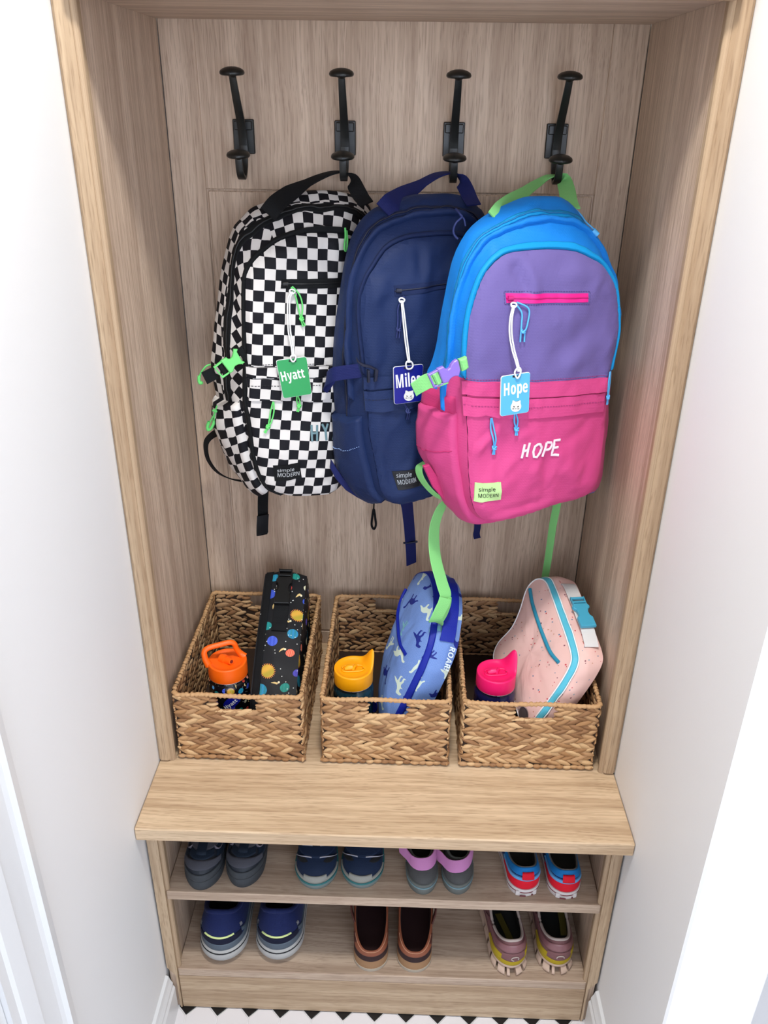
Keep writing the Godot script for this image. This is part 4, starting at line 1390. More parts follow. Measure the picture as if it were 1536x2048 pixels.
	carry_handle(t, [-0.1255, 0.049, 0.0269, -0.1131, 0.0607, 0.0194, -0.091, 0.0707, -0.0015, -0.0552, 0.0849, -0.0297, -0.0245, 0.1009, -0.0383, -0.0059, 0.1068, -0.0382, 0.007, 0.1074, -0.0351, 0.013, 0.0994, -0.0233, 0.014, 0.0883, -0.0039, 0.0139, 0.0771, 0.014, 0.0142, 0.0688, 0.0299], [0.017, 0.016, 0.013, 0.009, 0.0085, 0.0085, 0.010, 0.0115, 0.0115, 0.0115], [Vector3(0.75, -0.6, 0.2), Vector3(0.75, -0.6, 0.2), Vector3(0.6, -0.6, 0.3), Vector3(0.3, -0.4, 0.9), Vector3(0.1, -0.2, 1), Vector3(0, 0, 1), Vector3(-0.2, -0.1, 1), Vector3(0.8, 0.1, 0.7), Vector3(0.9, 0.1, 0.4), Vector3(0.9, 0.1, 0.2)], web)
	# buckle strap at the side
	webbing(t, "compression_strap", p3([-0.1811, -0.2188, 0.0104, -0.189, -0.2123, 0.0129, -0.1921, -0.2005, 0.0228, -0.1872, -0.1896, 0.0382, -0.1739, -0.183, 0.0502, -0.1584, -0.1772, 0.0621, -0.1438, -0.1702, 0.0758]), 0.0108, Vector3(0.12, 0.99, 0.05), web)
	flat_at(t, "buckle", [-0.154, -0.1668, -0.15, -0.1675, -0.1482, -0.1851, -0.1512, -0.1866], 0.088, 0.006, dark)
	flat_at(t, "buckle", [-0.1424, -0.1644, -0.1366, -0.1667, -0.1372, -0.1836, -0.141, -0.1851], 0.088, 0.006, dark)
	flat_at(t, "buckle", [-0.1722, -0.1488, -0.167, -0.1548, -0.1588, -0.1585, -0.1491, -0.1607, -0.1375, -0.1659, -0.1379, -0.169, -0.1503, -0.1645, -0.1615, -0.1623, -0.1699, -0.1563], 0.088, 0.004, dark)
	# webbing below
	webbing(t, "shoulder_webbing", p3([-0.0432, -0.3979, 0.0319, -0.0274, -0.4279, 0.0156, -0.0153, -0.4608, 0.003, -0.0042, -0.5004, -0.0049, 0.0034, -0.5336, -0.0085, 0.0078, -0.5629, -0.0079]), 0.0118, Vector3(0.95, 0.05, -0.3), web)
	mb = MB.new()
	mb.ribbon(p3([-0.0149, -0.5161, -0.0055, -0.002, -0.5151, -0.0035, 0.0108, -0.5131, -0.0015]), PackedVector3Array([Vector3(0, 0.0012, 0), Vector3(0, 0.0012, 0), Vector3(0, 0.0012, 0)]), 0.004)
	obj("strap_seam", mb, dark, t)
	webbing(t, "shoulder_webbing", p3([0.1131, -0.4374, 0.0178, 0.1203, -0.4661, 0.0109, 0.1248, -0.4886, 0.0075, 0.1252, -0.5022, 0.0072, 0.1262, -0.5094, 0.0116]), 0.0085, Vector3(0.9, 0.0, -0.3), web)
	mb = MB.new()
	mb.prism(p2([-0.1748, -0.3362, -0.165, -0.3516, -0.1474, -0.3747, -0.1228, -0.3923, -0.0948, -0.4124, -0.1033, -0.4175, -0.1252, -0.4051, -0.1459, -0.3911, -0.1633, -0.3722, -0.1752, -0.352]), 0.018, 0.026, 0.001)
	obj("strap_anchor", mb, web, t)
	name_tag(b, "royal blue name tag with a cat face, hanging on the navy backpack", [-0.1106, -0.2163, -0.0667, -0.2114, -0.0689, -0.1551, -0.117, -0.1598], [-0.0944, -0.1612], [-0.1095, -0.0645, -0.104, -0.0906, -0.099, -0.1193, -0.0958, -0.1375, -0.0936, -0.1523], [-0.0983, -0.1538, -0.0954, -0.1501, -0.0896, -0.1515, -0.0867, -0.1567, -0.0895, -0.1612, -0.096, -0.1612], "Miles", [-0.1095, -0.1912, -0.0699, -0.1868, -0.1129, -0.1702], mat(Color(0.06, 0.10, 0.52), 0.35), [-0.0881, -0.2035] + [0.0078])

func bag_checked() -> void:
	var b := make_bag([0.9229, -0.0958, -0.3729, 0.0889, 0.9954, -0.0359, 0.3746, 0, 0.9272, -0.0855, 1.3, 0.03, 0.068, -0.0714], [-0.0631, 0.0193, -0.0234, 0.0202, -0.0026, 0.0127, 0.0112, -0.0087, 0.0182, -0.0459, 0.0234, -0.1155, 0.0308, -0.238, 0.0327, -0.3245, 0.0278, -0.3825, 0.0124, -0.3963, -0.0065, -0.399, -0.0412, -0.4008, -0.0867, -0.4001, -0.1093, -0.3944, -0.1222, -0.3885, -0.1317, -0.3818, -0.1448, -0.3587, -0.1547, -0.3251, -0.1595, -0.2924, -0.1642, -0.2603, -0.1694, -0.2393, -0.1689, -0.1778, -0.1706, -0.1716, -0.1741, -0.1065, -0.175, -0.0589, -0.1723, -0.0422, -0.1614, -0.0246, -0.1422, -0.0073, -0.1229, 0.0058, -0.091, 0.0169], [-0.0475, 0.0754, -0.0157, 0.0756, 0.0156, 0.0706, 0.0344, 0.06, 0.0428, 0.0446, 0.0529, 0.0065, 0.0596, -0.0572, 0.072, -0.1755, 0.0876, -0.3614, 0.0819, -0.4128, 0.0636, -0.4128, 0.041, -0.4128, -0.0091, -0.4128, -0.0583, -0.4128, -0.0847, -0.4128, -0.1071, -0.4128, -0.1229, -0.4128, -0.1431, -0.4071, -0.1551, -0.3905, -0.1714, -0.3702, -0.1832, -0.3459, -0.193, -0.3221, -0.2009, -0.3032, -0.2021, -0.2847, -0.2009, -0.2621, -0.2054, -0.2398, -0.2107, -0.212, -0.2118, -0.1938, -0.209, -0.1668, -0.2071, -0.1354, -0.203, -0.1037, -0.1998, -0.0634, -0.1942, -0.0337, -0.1872, -0.0044, -0.1793, 0.0151, -0.1681, 0.0268, -0.1547, 0.0414, -0.1365, 0.0499, -0.0989, 0.0657, -0.0786, 0.0709], 90.0, [
		cr([-0.0566, 0.0123, -0.0494, -0.0453], -0.003, 0.007), cr([-0.0449, 0.0129, -0.0264, -0.0296], 0.003, 0.010), cr([-0.1641, -0.2701, -0.1416, -0.3622], 0.004, 0.010), cr([-0.155, -0.1527, -0.1691, -0.2144], 0.002, 0.010), cr([-0.1164, -0.372, -0.0141, -0.3594], 0.002, 0.01)], Vector3(-0.03, 0.04, 0.40))
	var t := thing("backpack", "black and white checked backpack with green cords, leftmost of the hanging bags", "backpack", b.T)
	var chk := mat(Color.WHITE, 0.7, 0.0, 0.35)
	chk.albedo_texture = checker_tex()
	chk.uv1_scale = Vector3(1.0 / 0.0322, 1.0 / 0.0322, 1)
	var N := float(Bag.N)
	var seam := p2([-0.1852, -0.1819, -0.1698, -0.1811, -0.123, -0.1778, -0.0585, -0.1751, 0.0425, -0.1721])
	var xl := b.place(seam[1].y, true)
	var mb := MB.new()
	b.strip(mb, 0, N, 0.0, 0.42, 0.0, 7)
	obj("body", mb, chk, t)
	back_wall(b, t, M.black_web)
	mb = MB.new()
	b.strip(mb, N * 0.34, N, 0.42, 1.0, 0.0, 9, 0.72)
	obj("side_panel", mb, chk, t)
	mb = MB.new()
	b.strip(mb, 0, N * 0.34, 0.42, 1.0, 0.0, 9, 0.12)
	obj("top_panel", mb, chk, t)
	mb = MB.new()
	b.patch(mb, clip_y(b.RF, seam, true), 0.0, 0.006, 0.0, true, Vector2(0.004, 0.002))
	obj("front_panel", mb, chk, t)
	mb = MB.new()
	b.patch(mb, clip_y(b.RF, seam, false), 0.0, 0.006, 0.04, true, Vector2(0.010, 0.011))
	var pocket := obj("front_pocket", mb, chk, t)
	for f in [[[-0.1729, -0.1826, -0.1229, -0.1793, -0.0585, -0.1759, 0.0099, -0.1731, 0.0111, -0.1892, -0.0576, -0.1925, -0.1224, -0.1957, -0.1718, -0.1988], 0.0042, "pocket_band", 0.008], [[-0.171, -0.2011, -0.1223, -0.1981, -0.0575, -0.1949, 0.0095, -0.1917, 0.0102, -0.2261, -0.0557, -0.2304, -0.1211, -0.233, -0.1679, -0.2349], 0.0030, "pocket_flap", 0.016]]:
		mb = MB.new()
		b.patch(mb, p2(f[0]), f[1], 0.006, 0.03, true, Vector2(f[3], f[3] * 0.6))
		obj(f[2], mb, chk, pocket)
	mb = MB.new()
	stitch(b, mb, p2([-0.1708, -0.2113, -0.1219, -0.2083, -0.057, -0.2053]), 0.0045, 0.0005, 0.0036)
	stitch(b, mb, p2([-0.1683, -0.1788, -0.123, -0.1754, -0.0587, -0.1727]), 0.0045, 0.0005)
	obj("stitching", mb, M.ink, pocket).set_meta("kind", "stuff")
	mb = MB.new()
	b.strip(mb, N * 0.02, N * 0.70, 0.93, 1.0, 0.003, 4, 0.0, 0.0012)
	obj("panel_trim", mb, M.black_web, t)
	# front compartment zip: a dark band along the top of the panel
	mb = MB.new()
	b.patch(mb, p2([-0.1022, 0.0139, -0.0842, 0.0205, -0.0611, 0.0233, -0.0298, 0.0238, -0.0154, 0.0225, -0.0173, 0.0281, -0.0302, 0.0302, -0.0615, 0.0296, -0.0844, 0.0261, -0.0995, 0.021]), 0.0022, 0.005)
	obj("compartment_zip", mb, M.black_web, t)
	side_zip(b, t, N * 0.02, xl + 24, 0.46, 0.64, M.black_web, M.black_plastic)
	var xp := b.place((p2([-0.1686, -0.2396]))[0].y, true)
	mb = MB.new()
	b.strip(mb, xp, b.place(-0.375, true) + 4, 0.02, 0.84, 0.008, 10, 0.0, 0.006)
	obj("side_pocket", mb, chk, t)
	front_zip(b, t, [-0.1246, -0.0614, -0.0044, -0.0546, -0.0054, -0.0405, -0.1243, -0.0476], M.black_web, M.black_plastic)
	var grey := mat(Color(0.42, 0.54, 0.57), 0.6)
	strokes(b, t, [[-0.0678, -0.2721, -0.0656, -0.2989], [-0.0585, -0.2723, -0.0572, -0.2983], [-0.0663, -0.2859, -0.0579, -0.2857], [-0.0502, -0.2704, -0.0436, -0.2827, -0.0411, -0.298], [-0.0405, -0.2702, -0.0436, -0.2827], [-0.0264, -0.2697, -0.0299, -0.2978], [-0.0264, -0.2697, -0.0171, -0.2961], [-0.0279, -0.2881, -0.0202, -0.2875]], 0.0019, grey)
	label_patch(b, t, [-0.1232, -0.3683, -0.0788, -0.3626, -0.0842, -0.3356, -0.1274, -0.3407], M.black_web, mat(Color(0.72, 0.73, 0.74), 0.6), [-0.1204, -0.3538, -0.0929, -0.3507, -0.1206, -0.3461], [-0.1193, -0.3607, -0.0833, -0.358, -0.1196, -0.3538])
	pull_cord(b, t, p2([-0.1093, -0.0572, -0.1003, -0.0693, -0.0949, -0.0854, -0.0926, -0.1025, -0.0873, -0.1152]), 0.80, M.lime_cord, 0.0035)
	pull_cord(b, t, p2([-0.1307, -0.2345, -0.1318, -0.2505, -0.1345, -0.2667, -0.1375, -0.2747, -0.1429, -0.2852]), 0.78, M.lime_cord)
	pull_cord(b, t, p2([-0.0939, -0.2228, -0.0919, -0.2325, -0.09, -0.239, -0.092, -0.2495]), 0.62, M.lime_cord)
	mb = MB.new()
	var lp := PackedVector3Array()
	for q in p2([-0.0254, 0.0297, -0.0254, 0.0176, -0.0278, 0.0053, -0.0265, -0.0019, -0.0234, -0.0003, -0.0227, 0.0128, -0.0227, 0.0256]):
		lp.append(b.at(q, 0.006))
	mb.tube(smooth3(lp, 5), 0.0016, 7)
	obj("zip_pull", mb, M.lime_cord, t)
	carry_handle(t, [-0.1425, 0.0404, 0.0607, -0.1292, 0.0544, 0.0526, -0.1074, 0.0667, 0.0327, -0.0793, 0.0805, 0.0122, -0.051, 0.0945, 0.0069, -0.0295, 0.1028, 0.0083, -0.0132, 0.1045, 0.0127, -0.0061, 0.0974, 0.0251, -0.0031, 0.086, 0.0409, 0.0022, 0.0746, 0.0523, 0.0083, 0.0656, 0.0652], [0.0135, 0.0135, 0.0125, 0.009, 0.0085, 0.0085, 0.010, 0.012, 0.012, 0.0115], [Vector3(0.8, -0.55, 0.2), Vector3(0.75, -0.6, 0.2), Vector3(0.6, -0.6, 0.3), Vector3(0.3, -0.4, 0.9), Vector3(0.1, -0.2, 1), Vector3(0, 0, 1), Vector3(-0.2, -0.1, 1), Vector3(0.8, 0.1, 0.7), Vector3(0.9, 0.1, 0.4), Vector3(0.9, 0.1, 0.2)], M.black_web)
	# buckle strap on the left
	var bw := 0.085
	flat_at(t, "compression_strap", [-0.2406, -0.1926, -0.2242, -0.184, -0.214, -0.2012, -0.2314, -0.2107], bw - 0.003, 0.0022, M.black_web)
	flat_at(t, "compression_strap", [-0.1875, -0.1565, -0.18, -0.1502, -0.1718, -0.1656, -0.1715, -0.1735, -0.1762, -0.1735], bw - 0.003, 0.003, M.black_web)
	flat_at(t, "strap_fold", [-0.2182, -0.1808, -0.2099, -0.1761, -0.2004, -0.1909, -0.208, -0.1949], bw, 0.005, M.black_web, 0.002)
	flat_at(t, "buckle", [-0.2127, -0.1722, -0.204, -0.1671, -0.2017, -0.1694, -0.1986, -0.17, -0.1956, -0.1667, -0.1943, -0.1612, -0.1937, -0.1543, -0.1876, -0.1542, -0.1886, -0.1581, -0.1801, -0.1728, -0.1762, -0.1739, -0.1792, -0.1767, -0.1854, -0.1771, -0.1907, -0.1799, -0.1925, -0.1846, -0.1935, -0.1886, -0.1981, -0.1913], bw + 0.001, 0.006, M.lime_plastic, 0.0012)
	for f in [[-0.2234, -0.1824, -0.2123, -0.173, -0.2107, -0.1749, -0.2212, -0.1836], [-0.2234, -0.1824, -0.2208, -0.1828, -0.2075, -0.198, -0.2094, -0.1996], [-0.2094, -0.1996, -0.1988, -0.1917, -0.1997, -0.1894, -0.2095, -0.1961]]:
		flat_at(t, "buckle_frame", f, bw + 0.001, 0.005, M.lime_plastic, 0.0006)
	mb = MB.new()
	mb.tube(smooth3(p3([-0.2157, -0.1977, 0.0188, -0.2225, -0.1994, 0.0214, -0.2283, -0.2076, 0.0188, -0.2315, -0.2161, 0.015, -0.2329, -0.2229, 0.0142, -0.2313, -0.2295, 0.0146, -0.2276, -0.229, 0.0161]), 6), 0.0014, 7)
	mb.tube(smooth3(p3([-0.2326, -0.2179, 0.0145, -0.2329, -0.2246, 0.0141, -0.2313, -0.2295, 0.0146, -0.2276, -0.2282, 0.0161]), 5), 0.0027, 8)
	obj("zip_pull", mb, M.lime_cord, t)
	mb = MB.new()
	mb.tube(smooth3(p3([-0.2058, -0.2596, 0.0366, -0.2086, -0.2685, 0.0351, -0.2118, -0.28, 0.0313, -0.2159, -0.2896, 0.0281, -0.2188, -0.2987, 0.0266]), 5), 0.0013, 7)
	mb.tube(smooth3(p3([-0.2076, -0.2608, 0.038, -0.21, -0.2721, 0.0344, -0.2102, -0.2833, 0.0318, -0.2113, -0.2925, 0.0299]), 5), 0.0013, 7)
	mb.tube(smooth3(p3([-0.2182, -0.2908, 0.0272, -0.2203, -0.2989, 0.026, -0.2195, -0.305, 0.0261, -0.2157, -0.3036, 0.0277, -0.2113, -0.2943, 0.0298, -0.2106, -0.2881, 0.0303]), 5), 0.0026, 8)
	mb.tube(smooth3(p3([-0.2133, -0.2687, 0.0343, -0.2097, -0.2705, 0.0368, -0.2072, -0.2697, 0.0367]), 3), 0.0022, 8)
	obj("zip_pull", mb, M.lime_cord, t)
	# webbing
	webbing(t, "shoulder_webbing", p3([-0.1882, -0.3223, -0.0127, -0.1987, -0.3351, -0.0336, -0.208, -0.3533, -0.0488, -0.2084, -0.3726, -0.0551, -0.2031, -0.3932, -0.0538, -0.189, -0.412, -0.0467, -0.1685, -0.4209, -0.0355, -0.1442, -0.4214, -0.0225, -0.1324, -0.4151, -0.0154]), 0.0072, Vector3(0.35, 0.2, 1.0), M.black_web)
	webbing(t, "shoulder_webbing", p3([-0.113, -0.4123, -0.0021, -0.1118, -0.4417, -0.0135, -0.1102, -0.4693, -0.0194, -0.1085, -0.4958, -0.0219, -0.1085, -0.5136, -0.0226, -0.1082, -0.5315, -0.0209]), 0.0108, Vector3(0.95, 0.0, -0.3), M.black_web)
	webbing(t, "strap_end", p3([-0.1107, -0.4868, -0.0138, -0.1109, -0.507, -0.0135, -0.1098, -0.5262, -0.0149]), 0.0122, Vector3(0.95, 0.0, -0.3), M.black_plastic, 0.003)
	mb = MB.new()
	mb.tube(smooth3(p3([0.085, -0.4341, 0.0282, 0.0894, -0.4598, 0.0235, 0.0912, -0.4715, 0.0206]), 4), 0.0014, 7)
	mb.tube(smooth3(p3([0.0912, -0.4715, 0.0206, 0.0904, -0.4896, 0.0196, 0.0911, -0.5055, 0.0192, 0.0959, -0.5135, 0.0209, 0.0985, -0.5046, 0.0222, 0.0956, -0.4889, 0.0217]), 5, true), 0.0022, 7, true)
	obj("strap_loop", mb, M.black_web, t)
	name_tag(b, "green name tag hanging on the black and white checked backpack", [-0.1188, -0.2245, -0.073, -0.2177, -0.0847, -0.1588, -0.1326, -0.1653], [-0.1066, -0.1659], [-0.1091, -0.0636, -0.1133, -0.0747, -0.1132, -0.0967, -0.1115, -0.1227, -0.1084, -0.1415, -0.1069, -0.1582], [-0.1108, -0.1606, -0.1086, -0.1567, -0.1047, -0.1559, -0.1021, -0.1597, -0.1043, -0.1651, -0.1074, -0.1659], "Hyatt", [-0.1204, -0.2024, -0.0838, -0.1962, -0.1258, -0.183], mat(Color(0.16, 0.60, 0.33), 0.4), [])

# ---------------------------------------------------------------- woven baskets
func leaf_mesh(seed_: int, l := 0.035, w := 0.0049, th := 0.0036) -> ArrayMesh:
	var r := RandomNumberGenerator.new()
	r.seed = seed_
	var mb := MB.new()
	var rows := []
	var skew := r.randf_range(-0.0012, 0.0012)
	for j in 8:
		var s := j / 7.0
		var q := pow(sin(PI * clampf(s, 0.035, 0.965)), 0.55)
		var ring := PackedVector3Array()
		for k in 8:
			var a := TAU * k / 8.0
			var ww := w * q * (1.0 + r.randf_range(-0.06, 0.06))
			ring.append(Vector3((s - 0.5) * l, sin(a) * ww + skew * sin(PI * s), cos(a) * th * q * (1.0 + 0.22 * sin(a * 3.0 + seed_))))
		rows.append(ring)
	mb.grid(rows, [], true)
	mb.fan(rows[0]); mb.fan(rows[7])
	return mb.mesh()

func build_baskets() -> void:
	var tones := [Color(0.76, 0.595, 0.42), Color(0.66, 0.49, 0.325), Color(0.82, 0.67, 0.49), Color(0.71, 0.55, 0.39), Color(0.58, 0.42, 0.28)]
	M.strand = []
	var ns := FastNoiseLite.new()
	ns.frequency = 1.0
	var fib := Image.create(64, 256, false, Image.FORMAT_RGB8)
	for y in 256:
		for x in 64:
			var q := 0.5 + 0.5 * ns.get_noise_2d(x * 0.5, y * 0.02)
			fib.set_pixel(x, y, Color(q, q, q))
	var ft := tex(fib)
	for c in tones:
		var m := mat(c, 0.62, 0.0, 0.4)
		m.heightmap_enabled = true
		m.heightmap_texture = ft
		m.heightmap_scale = 0.05
		M.strand.append(m)
	M.strand_core = mat(Color(0.20, 0.13, 0.08), 0.9)  # dark brown for the added light-blocking sheets and the base
	M.strand_many = mat(Color.WHITE, 0.65)
	M.strand_many.vertex_color_use_as_albedo = true
	var leaves := []
	for i in 4:
		leaves.append(leaf_mesh(40 + i))
	var says := ["woven water hyacinth basket at the left, holding the orange lidded bottle", "woven water hyacinth basket in the middle, holding the yellow lidded bottle", "woven water hyacinth basket at the right, holding the hot pink lidded bottle"]
	var xs := [-0.2467, -0.0018, 0.2375]
	var ws := [0.1073, 0.1072, 0.1125]
	for i in 3:
		basket(says[i], Vector3(xs[i], SEAT, 0.1890), ws[i], 0.1585, 0.141, leaves, tones, 100 + i * 17, [0.0, 0.004, 0.006][i])
	build_bottles()
	build_lunch_bags()

func basket(label: String, at: Vector3, hw: float, hd: float, h: float, leaves: Array, tones: Array, seed_: int, hole_x: float) -> void:
	var t := thing("basket", label, "basket", Transform3D(Basis(), at), "woven baskets on the bench")
	var r := RandomNumberGenerator.new()
	r.seed = seed_
	var hole := [hole_x - 0.0365, hole_x + 0.0345, 0.106, 0.1335]
	# walls: [origin, along, out, length, has a hand hole]
	var walls := [
		[Vector3(-hw, 0, hd), Vector3(1, 0, 0), Vector3(0, 0, 1), 2 * hw, true],
		[Vector3(hw, 0, hd), Vector3(0, 0, -1), Vector3(1, 0, 0), 2 * hd, false],
		[Vector3(-hw, 0, -hd), Vector3(0, 0, 1), Vector3(-1, 0, 0), 2 * hd, false],
		[Vector3(hw, 0, -hd), Vector3(-1, 0, 0), Vector3(0, 0, -1), 2 * hw, true]]
	var all := []
	var rows := 13
	var py := 0.0094
	for wi in 4:
		var w: Array = walls[wi]
		var n := int(round(w[3] / 0.0180))
		var pitch: float = w[3] / n
		for j in rows:
			for k in n + 1:
				var s := (k + (0.5 if j % 2 else 0.0)) * pitch
				if s > w[3] + 0.003:
					continue
				s += r.randf_range(-0.002, 0.002)
				var y := 0.0175 + j * py + r.randf_range(-0.0009, 0.0009)
				if w[4]:
					var lx: float = (w[0] + (w[1] as Vector3) * s).x
					if y > hole[2] - 0.003 and y < 0.137 and lx > hole[0] - 0.007 and lx < hole[1] + 0.007:
						continue
				var tilt := deg_to_rad(21.0 + r.randf_range(-7, 7)) * (1 if j % 2 else -1)
				var bs := Basis(w[1], Vector3.UP, (w[1] as Vector3).cross(Vector3.UP)) * Basis(Vector3(0, 0, 1), tilt)
				var sc := Vector3(r.randf_range(0.86, 1.10), r.randf_range(0.88, 1.22), r.randf_range(0.85, 1.2))
				var p: Vector3 = w[0] + (w[1] as Vector3) * s + Vector3(0, y, 0) + (w[2] as Vector3) * (r.randf_range(-0.0008, 0.0008) - 0.0025)
				if s < 0.016 or s > w[3] - 0.016:
					sc.x *= 0.66
					p += (w[1] as Vector3) * (clampf(s, 0.0125, w[3] - 0.0125) - s)
				all.append([Transform3D(bs.scaled_local(sc), p), r.randi() % 4, r.randi() % 5])
	var limit := mini(300, all.size())
	for i in limit:
		var o := obj_fast("strand", leaves[all[i][1]], M.strand[all[i][2]], t, i)
		o.transform = all[i][0]
	var mm := MultiMesh.new()
	mm.transform_format = MultiMesh.TRANSFORM_3D
	mm.use_colors = true
	mm.mesh = leaves[0]
	mm.instance_count = all.size() - limit
	for i in range(limit, all.size()):
		mm.set_instance_transform(i - limit, all[i][0])
		mm.set_instance_color(i - limit, (tones[all[i][2]] as Color).srgb_to_linear())
	var mi := MultiMeshInstance3D.new()
	mi.multimesh = mm
	mi.material_override = M.strand_many
	mi.name = "woven_strands"
	mi.set_meta("kind", "stuff")
	t.add_child(mi)
	# added dark sheets that block light through the weave, and the base
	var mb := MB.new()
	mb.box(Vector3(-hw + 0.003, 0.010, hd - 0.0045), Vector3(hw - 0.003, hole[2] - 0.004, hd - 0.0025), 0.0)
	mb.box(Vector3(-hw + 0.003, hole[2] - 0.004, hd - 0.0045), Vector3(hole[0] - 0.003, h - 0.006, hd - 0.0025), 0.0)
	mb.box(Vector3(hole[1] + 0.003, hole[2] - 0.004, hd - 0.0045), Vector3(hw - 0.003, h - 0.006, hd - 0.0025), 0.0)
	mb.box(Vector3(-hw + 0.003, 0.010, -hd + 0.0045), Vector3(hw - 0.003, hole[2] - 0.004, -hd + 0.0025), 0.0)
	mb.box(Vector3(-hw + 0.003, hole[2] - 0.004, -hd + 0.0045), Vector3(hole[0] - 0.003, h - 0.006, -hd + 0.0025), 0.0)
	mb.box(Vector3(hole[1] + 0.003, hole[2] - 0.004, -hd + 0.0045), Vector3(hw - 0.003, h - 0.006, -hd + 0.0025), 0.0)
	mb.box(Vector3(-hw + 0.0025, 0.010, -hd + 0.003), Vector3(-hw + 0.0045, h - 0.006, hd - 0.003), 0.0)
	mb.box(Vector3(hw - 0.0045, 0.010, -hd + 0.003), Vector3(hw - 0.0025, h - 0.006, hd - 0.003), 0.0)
	obj("light_block_core", mb, M.strand_core, t)
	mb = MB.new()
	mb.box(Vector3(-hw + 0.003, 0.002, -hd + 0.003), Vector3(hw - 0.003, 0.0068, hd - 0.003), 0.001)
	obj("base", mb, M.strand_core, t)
	# wrapped rim
	var path := PackedVector3Array()
	var c := 0.006
	var corner := [Vector3(-hw + 0.002, 0, hd - 0.002), Vector3(hw - 0.002, 0, hd - 0.002), Vector3(hw - 0.002, 0, -hd + 0.002), Vector3(-hw + 0.002, 0, -hd + 0.002)]
	for i in 4:
		var A: Vector3 = corner[i]
		var C: Vector3 = corner[(i + 1) % 4]
		var d := (C - A).normalized()
		var m := int(A.distance_to(C) / 0.0025)
		for k in m + 1:
			path.append(A + d * lerpf(c, A.distance_to(C) - c, float(k) / m) + Vector3(0, h - 0.0035, 0))
	var rad := []
	for i in path.size():
		rad.append(0.0036 + 0.0007 * sin(i * 1.9 + seed_) + r.randf_range(-0.0003, 0.0005))
		path[i] += Vector3(r.randf_range(-0.0006, 0.0006), r.randf_range(-0.0006, 0.0006) + 0.0010 * sin(i * 0.11 + seed_), r.randf_range(-0.0006, 0.0006))
	mb = MB.new()
	mb.tube(path, rad, 9, true)
	obj("rim", mb, M.strand[0], t)
	for z in [hd - 0.003, -hd + 0.003]:
		mb = MB.new()
		var hp := PackedVector3Array()
		var hr := []
		for q in [[0, 2, 0, 3, 8], [0, 2, 1, 2, 22]]:
			pass
		for k in 30:
			hp.append(Vector3(lerpf(hole[0] - 0.002, hole[1] + 0.002, k / 29.0), hole[2] - 0.001, z))
			hr.append(0.0030 + 0.0005 * sin(k * 2.1))
		mb.tube(hp, hr, 8)
		obj("hand_hole_edge", mb, M.strand[2], t)
		for sx in [0, 1]:
			for k in 3:
				var o := obj("hand_hole_wrap", leaves[(k + sx) % 4], M.strand[(k * 2 + sx) % 5], t)
				o.transform = Transform3D(Basis(Vector3(1, 0, 0), Vector3(0, 1, 0), Vector3(0, 0, 1)).rotated(Vector3(0, 0, 1), 0.15 - 0.12 * k).scaled_local(Vector3(0.55, 0.85, 1.4)), Vector3(hole[0] - 0.005 if sx == 0 else hole[1] + 0.005, hole[2] + 0.004 + 0.0092 * k, z))
	# stubby wraps along the foot
	var kk := 0
	for wi in 4:
		var w: Array = walls[wi]
		var n := int(w[3] / 0.0125)
		for k in n:
			var p: Vector3 = w[0] + (w[1] as Vector3) * ((k + 0.5) * w[3] / n + r.randf_range(-0.001, 0.001)) + Vector3(0, 0.0062, 0) - (w[2] as Vector3) * 0.0025
			var bs := Basis(w[1], Vector3.UP, (w[1] as Vector3).cross(Vector3.UP))
			var o := obj_fast("foot_wrap", leaves[k % 4], M.strand[r.randi() % 5], t, kk)
			o.transform = Transform3D(bs.scaled_local(Vector3(r.randf_range(0.42, 0.52), r.randf_range(0.88, 1.02), 1.15)), p)
			kk += 1

func obj_fast(called: String, m: Mesh, ma: Material, parent: Node, k: int) -> MeshInstance3D:
	var o := MeshInstance3D.new()
	o.mesh = m
	o.material_override = ma
	o.name = called if k == 0 else "%s_%03d" % [called, k]
	parent.add_child(o)
	return o

# ---------------------------------------------------------------- printed cloth and bottle prints
func disc(im: Image, c: Vector2, r: float, f: Callable) -> void:
	var w := im.get_width()
	var h := im.get_height()
	for y in range(int(c.y - r) - 1, int(c.y + r) + 2):
		for x in range(int(c.x - r) - 1, int(c.x + r) + 2):
			var d := Vector2(x, y) - c
			if d.length() <= r:
				var q = f.call(d / r)
				if q != null:
					im.set_pixel(posmod(x, w), posmod(y, h), q)

func fill_poly(im: Image, poly: PackedVector2Array, c: Color) -> void:
	var lo := poly[0]
	var hi := poly[0]
	for q in poly:
		lo = lo.min(q); hi = hi.max(q)
	for y in range(int(lo.y), int(hi.y) + 1):
		for x in range(int(lo.x), int(hi.x) + 1):
			if Geometry2D.is_point_in_polygon(Vector2(x, y), poly):
				im.set_pixel(posmod(x, im.get_width()), posmod(y, im.get_height()), c)

func placed2(a: Array, at: Vector2, s: float, turn: float, flip := 1.0) -> PackedVector2Array:
	var o := PackedVector2Array()
	for i in range(0, a.size(), 2):
		o.append(at + (Vector2(a[i] * flip, a[i + 1]) * s).rotated(turn))
	return smooth2(o, 3)

func planet(im: Image, at: Vector2, r: float, a: Color, b: Color, k: float) -> void:
	disc(im, at, r, func(d: Vector2): return a if sin(d.x * 5.0 + d.y * 7.0 * k + k) + 0.6 * sin(d.y * 9.0 - k) > -0.1 else b)

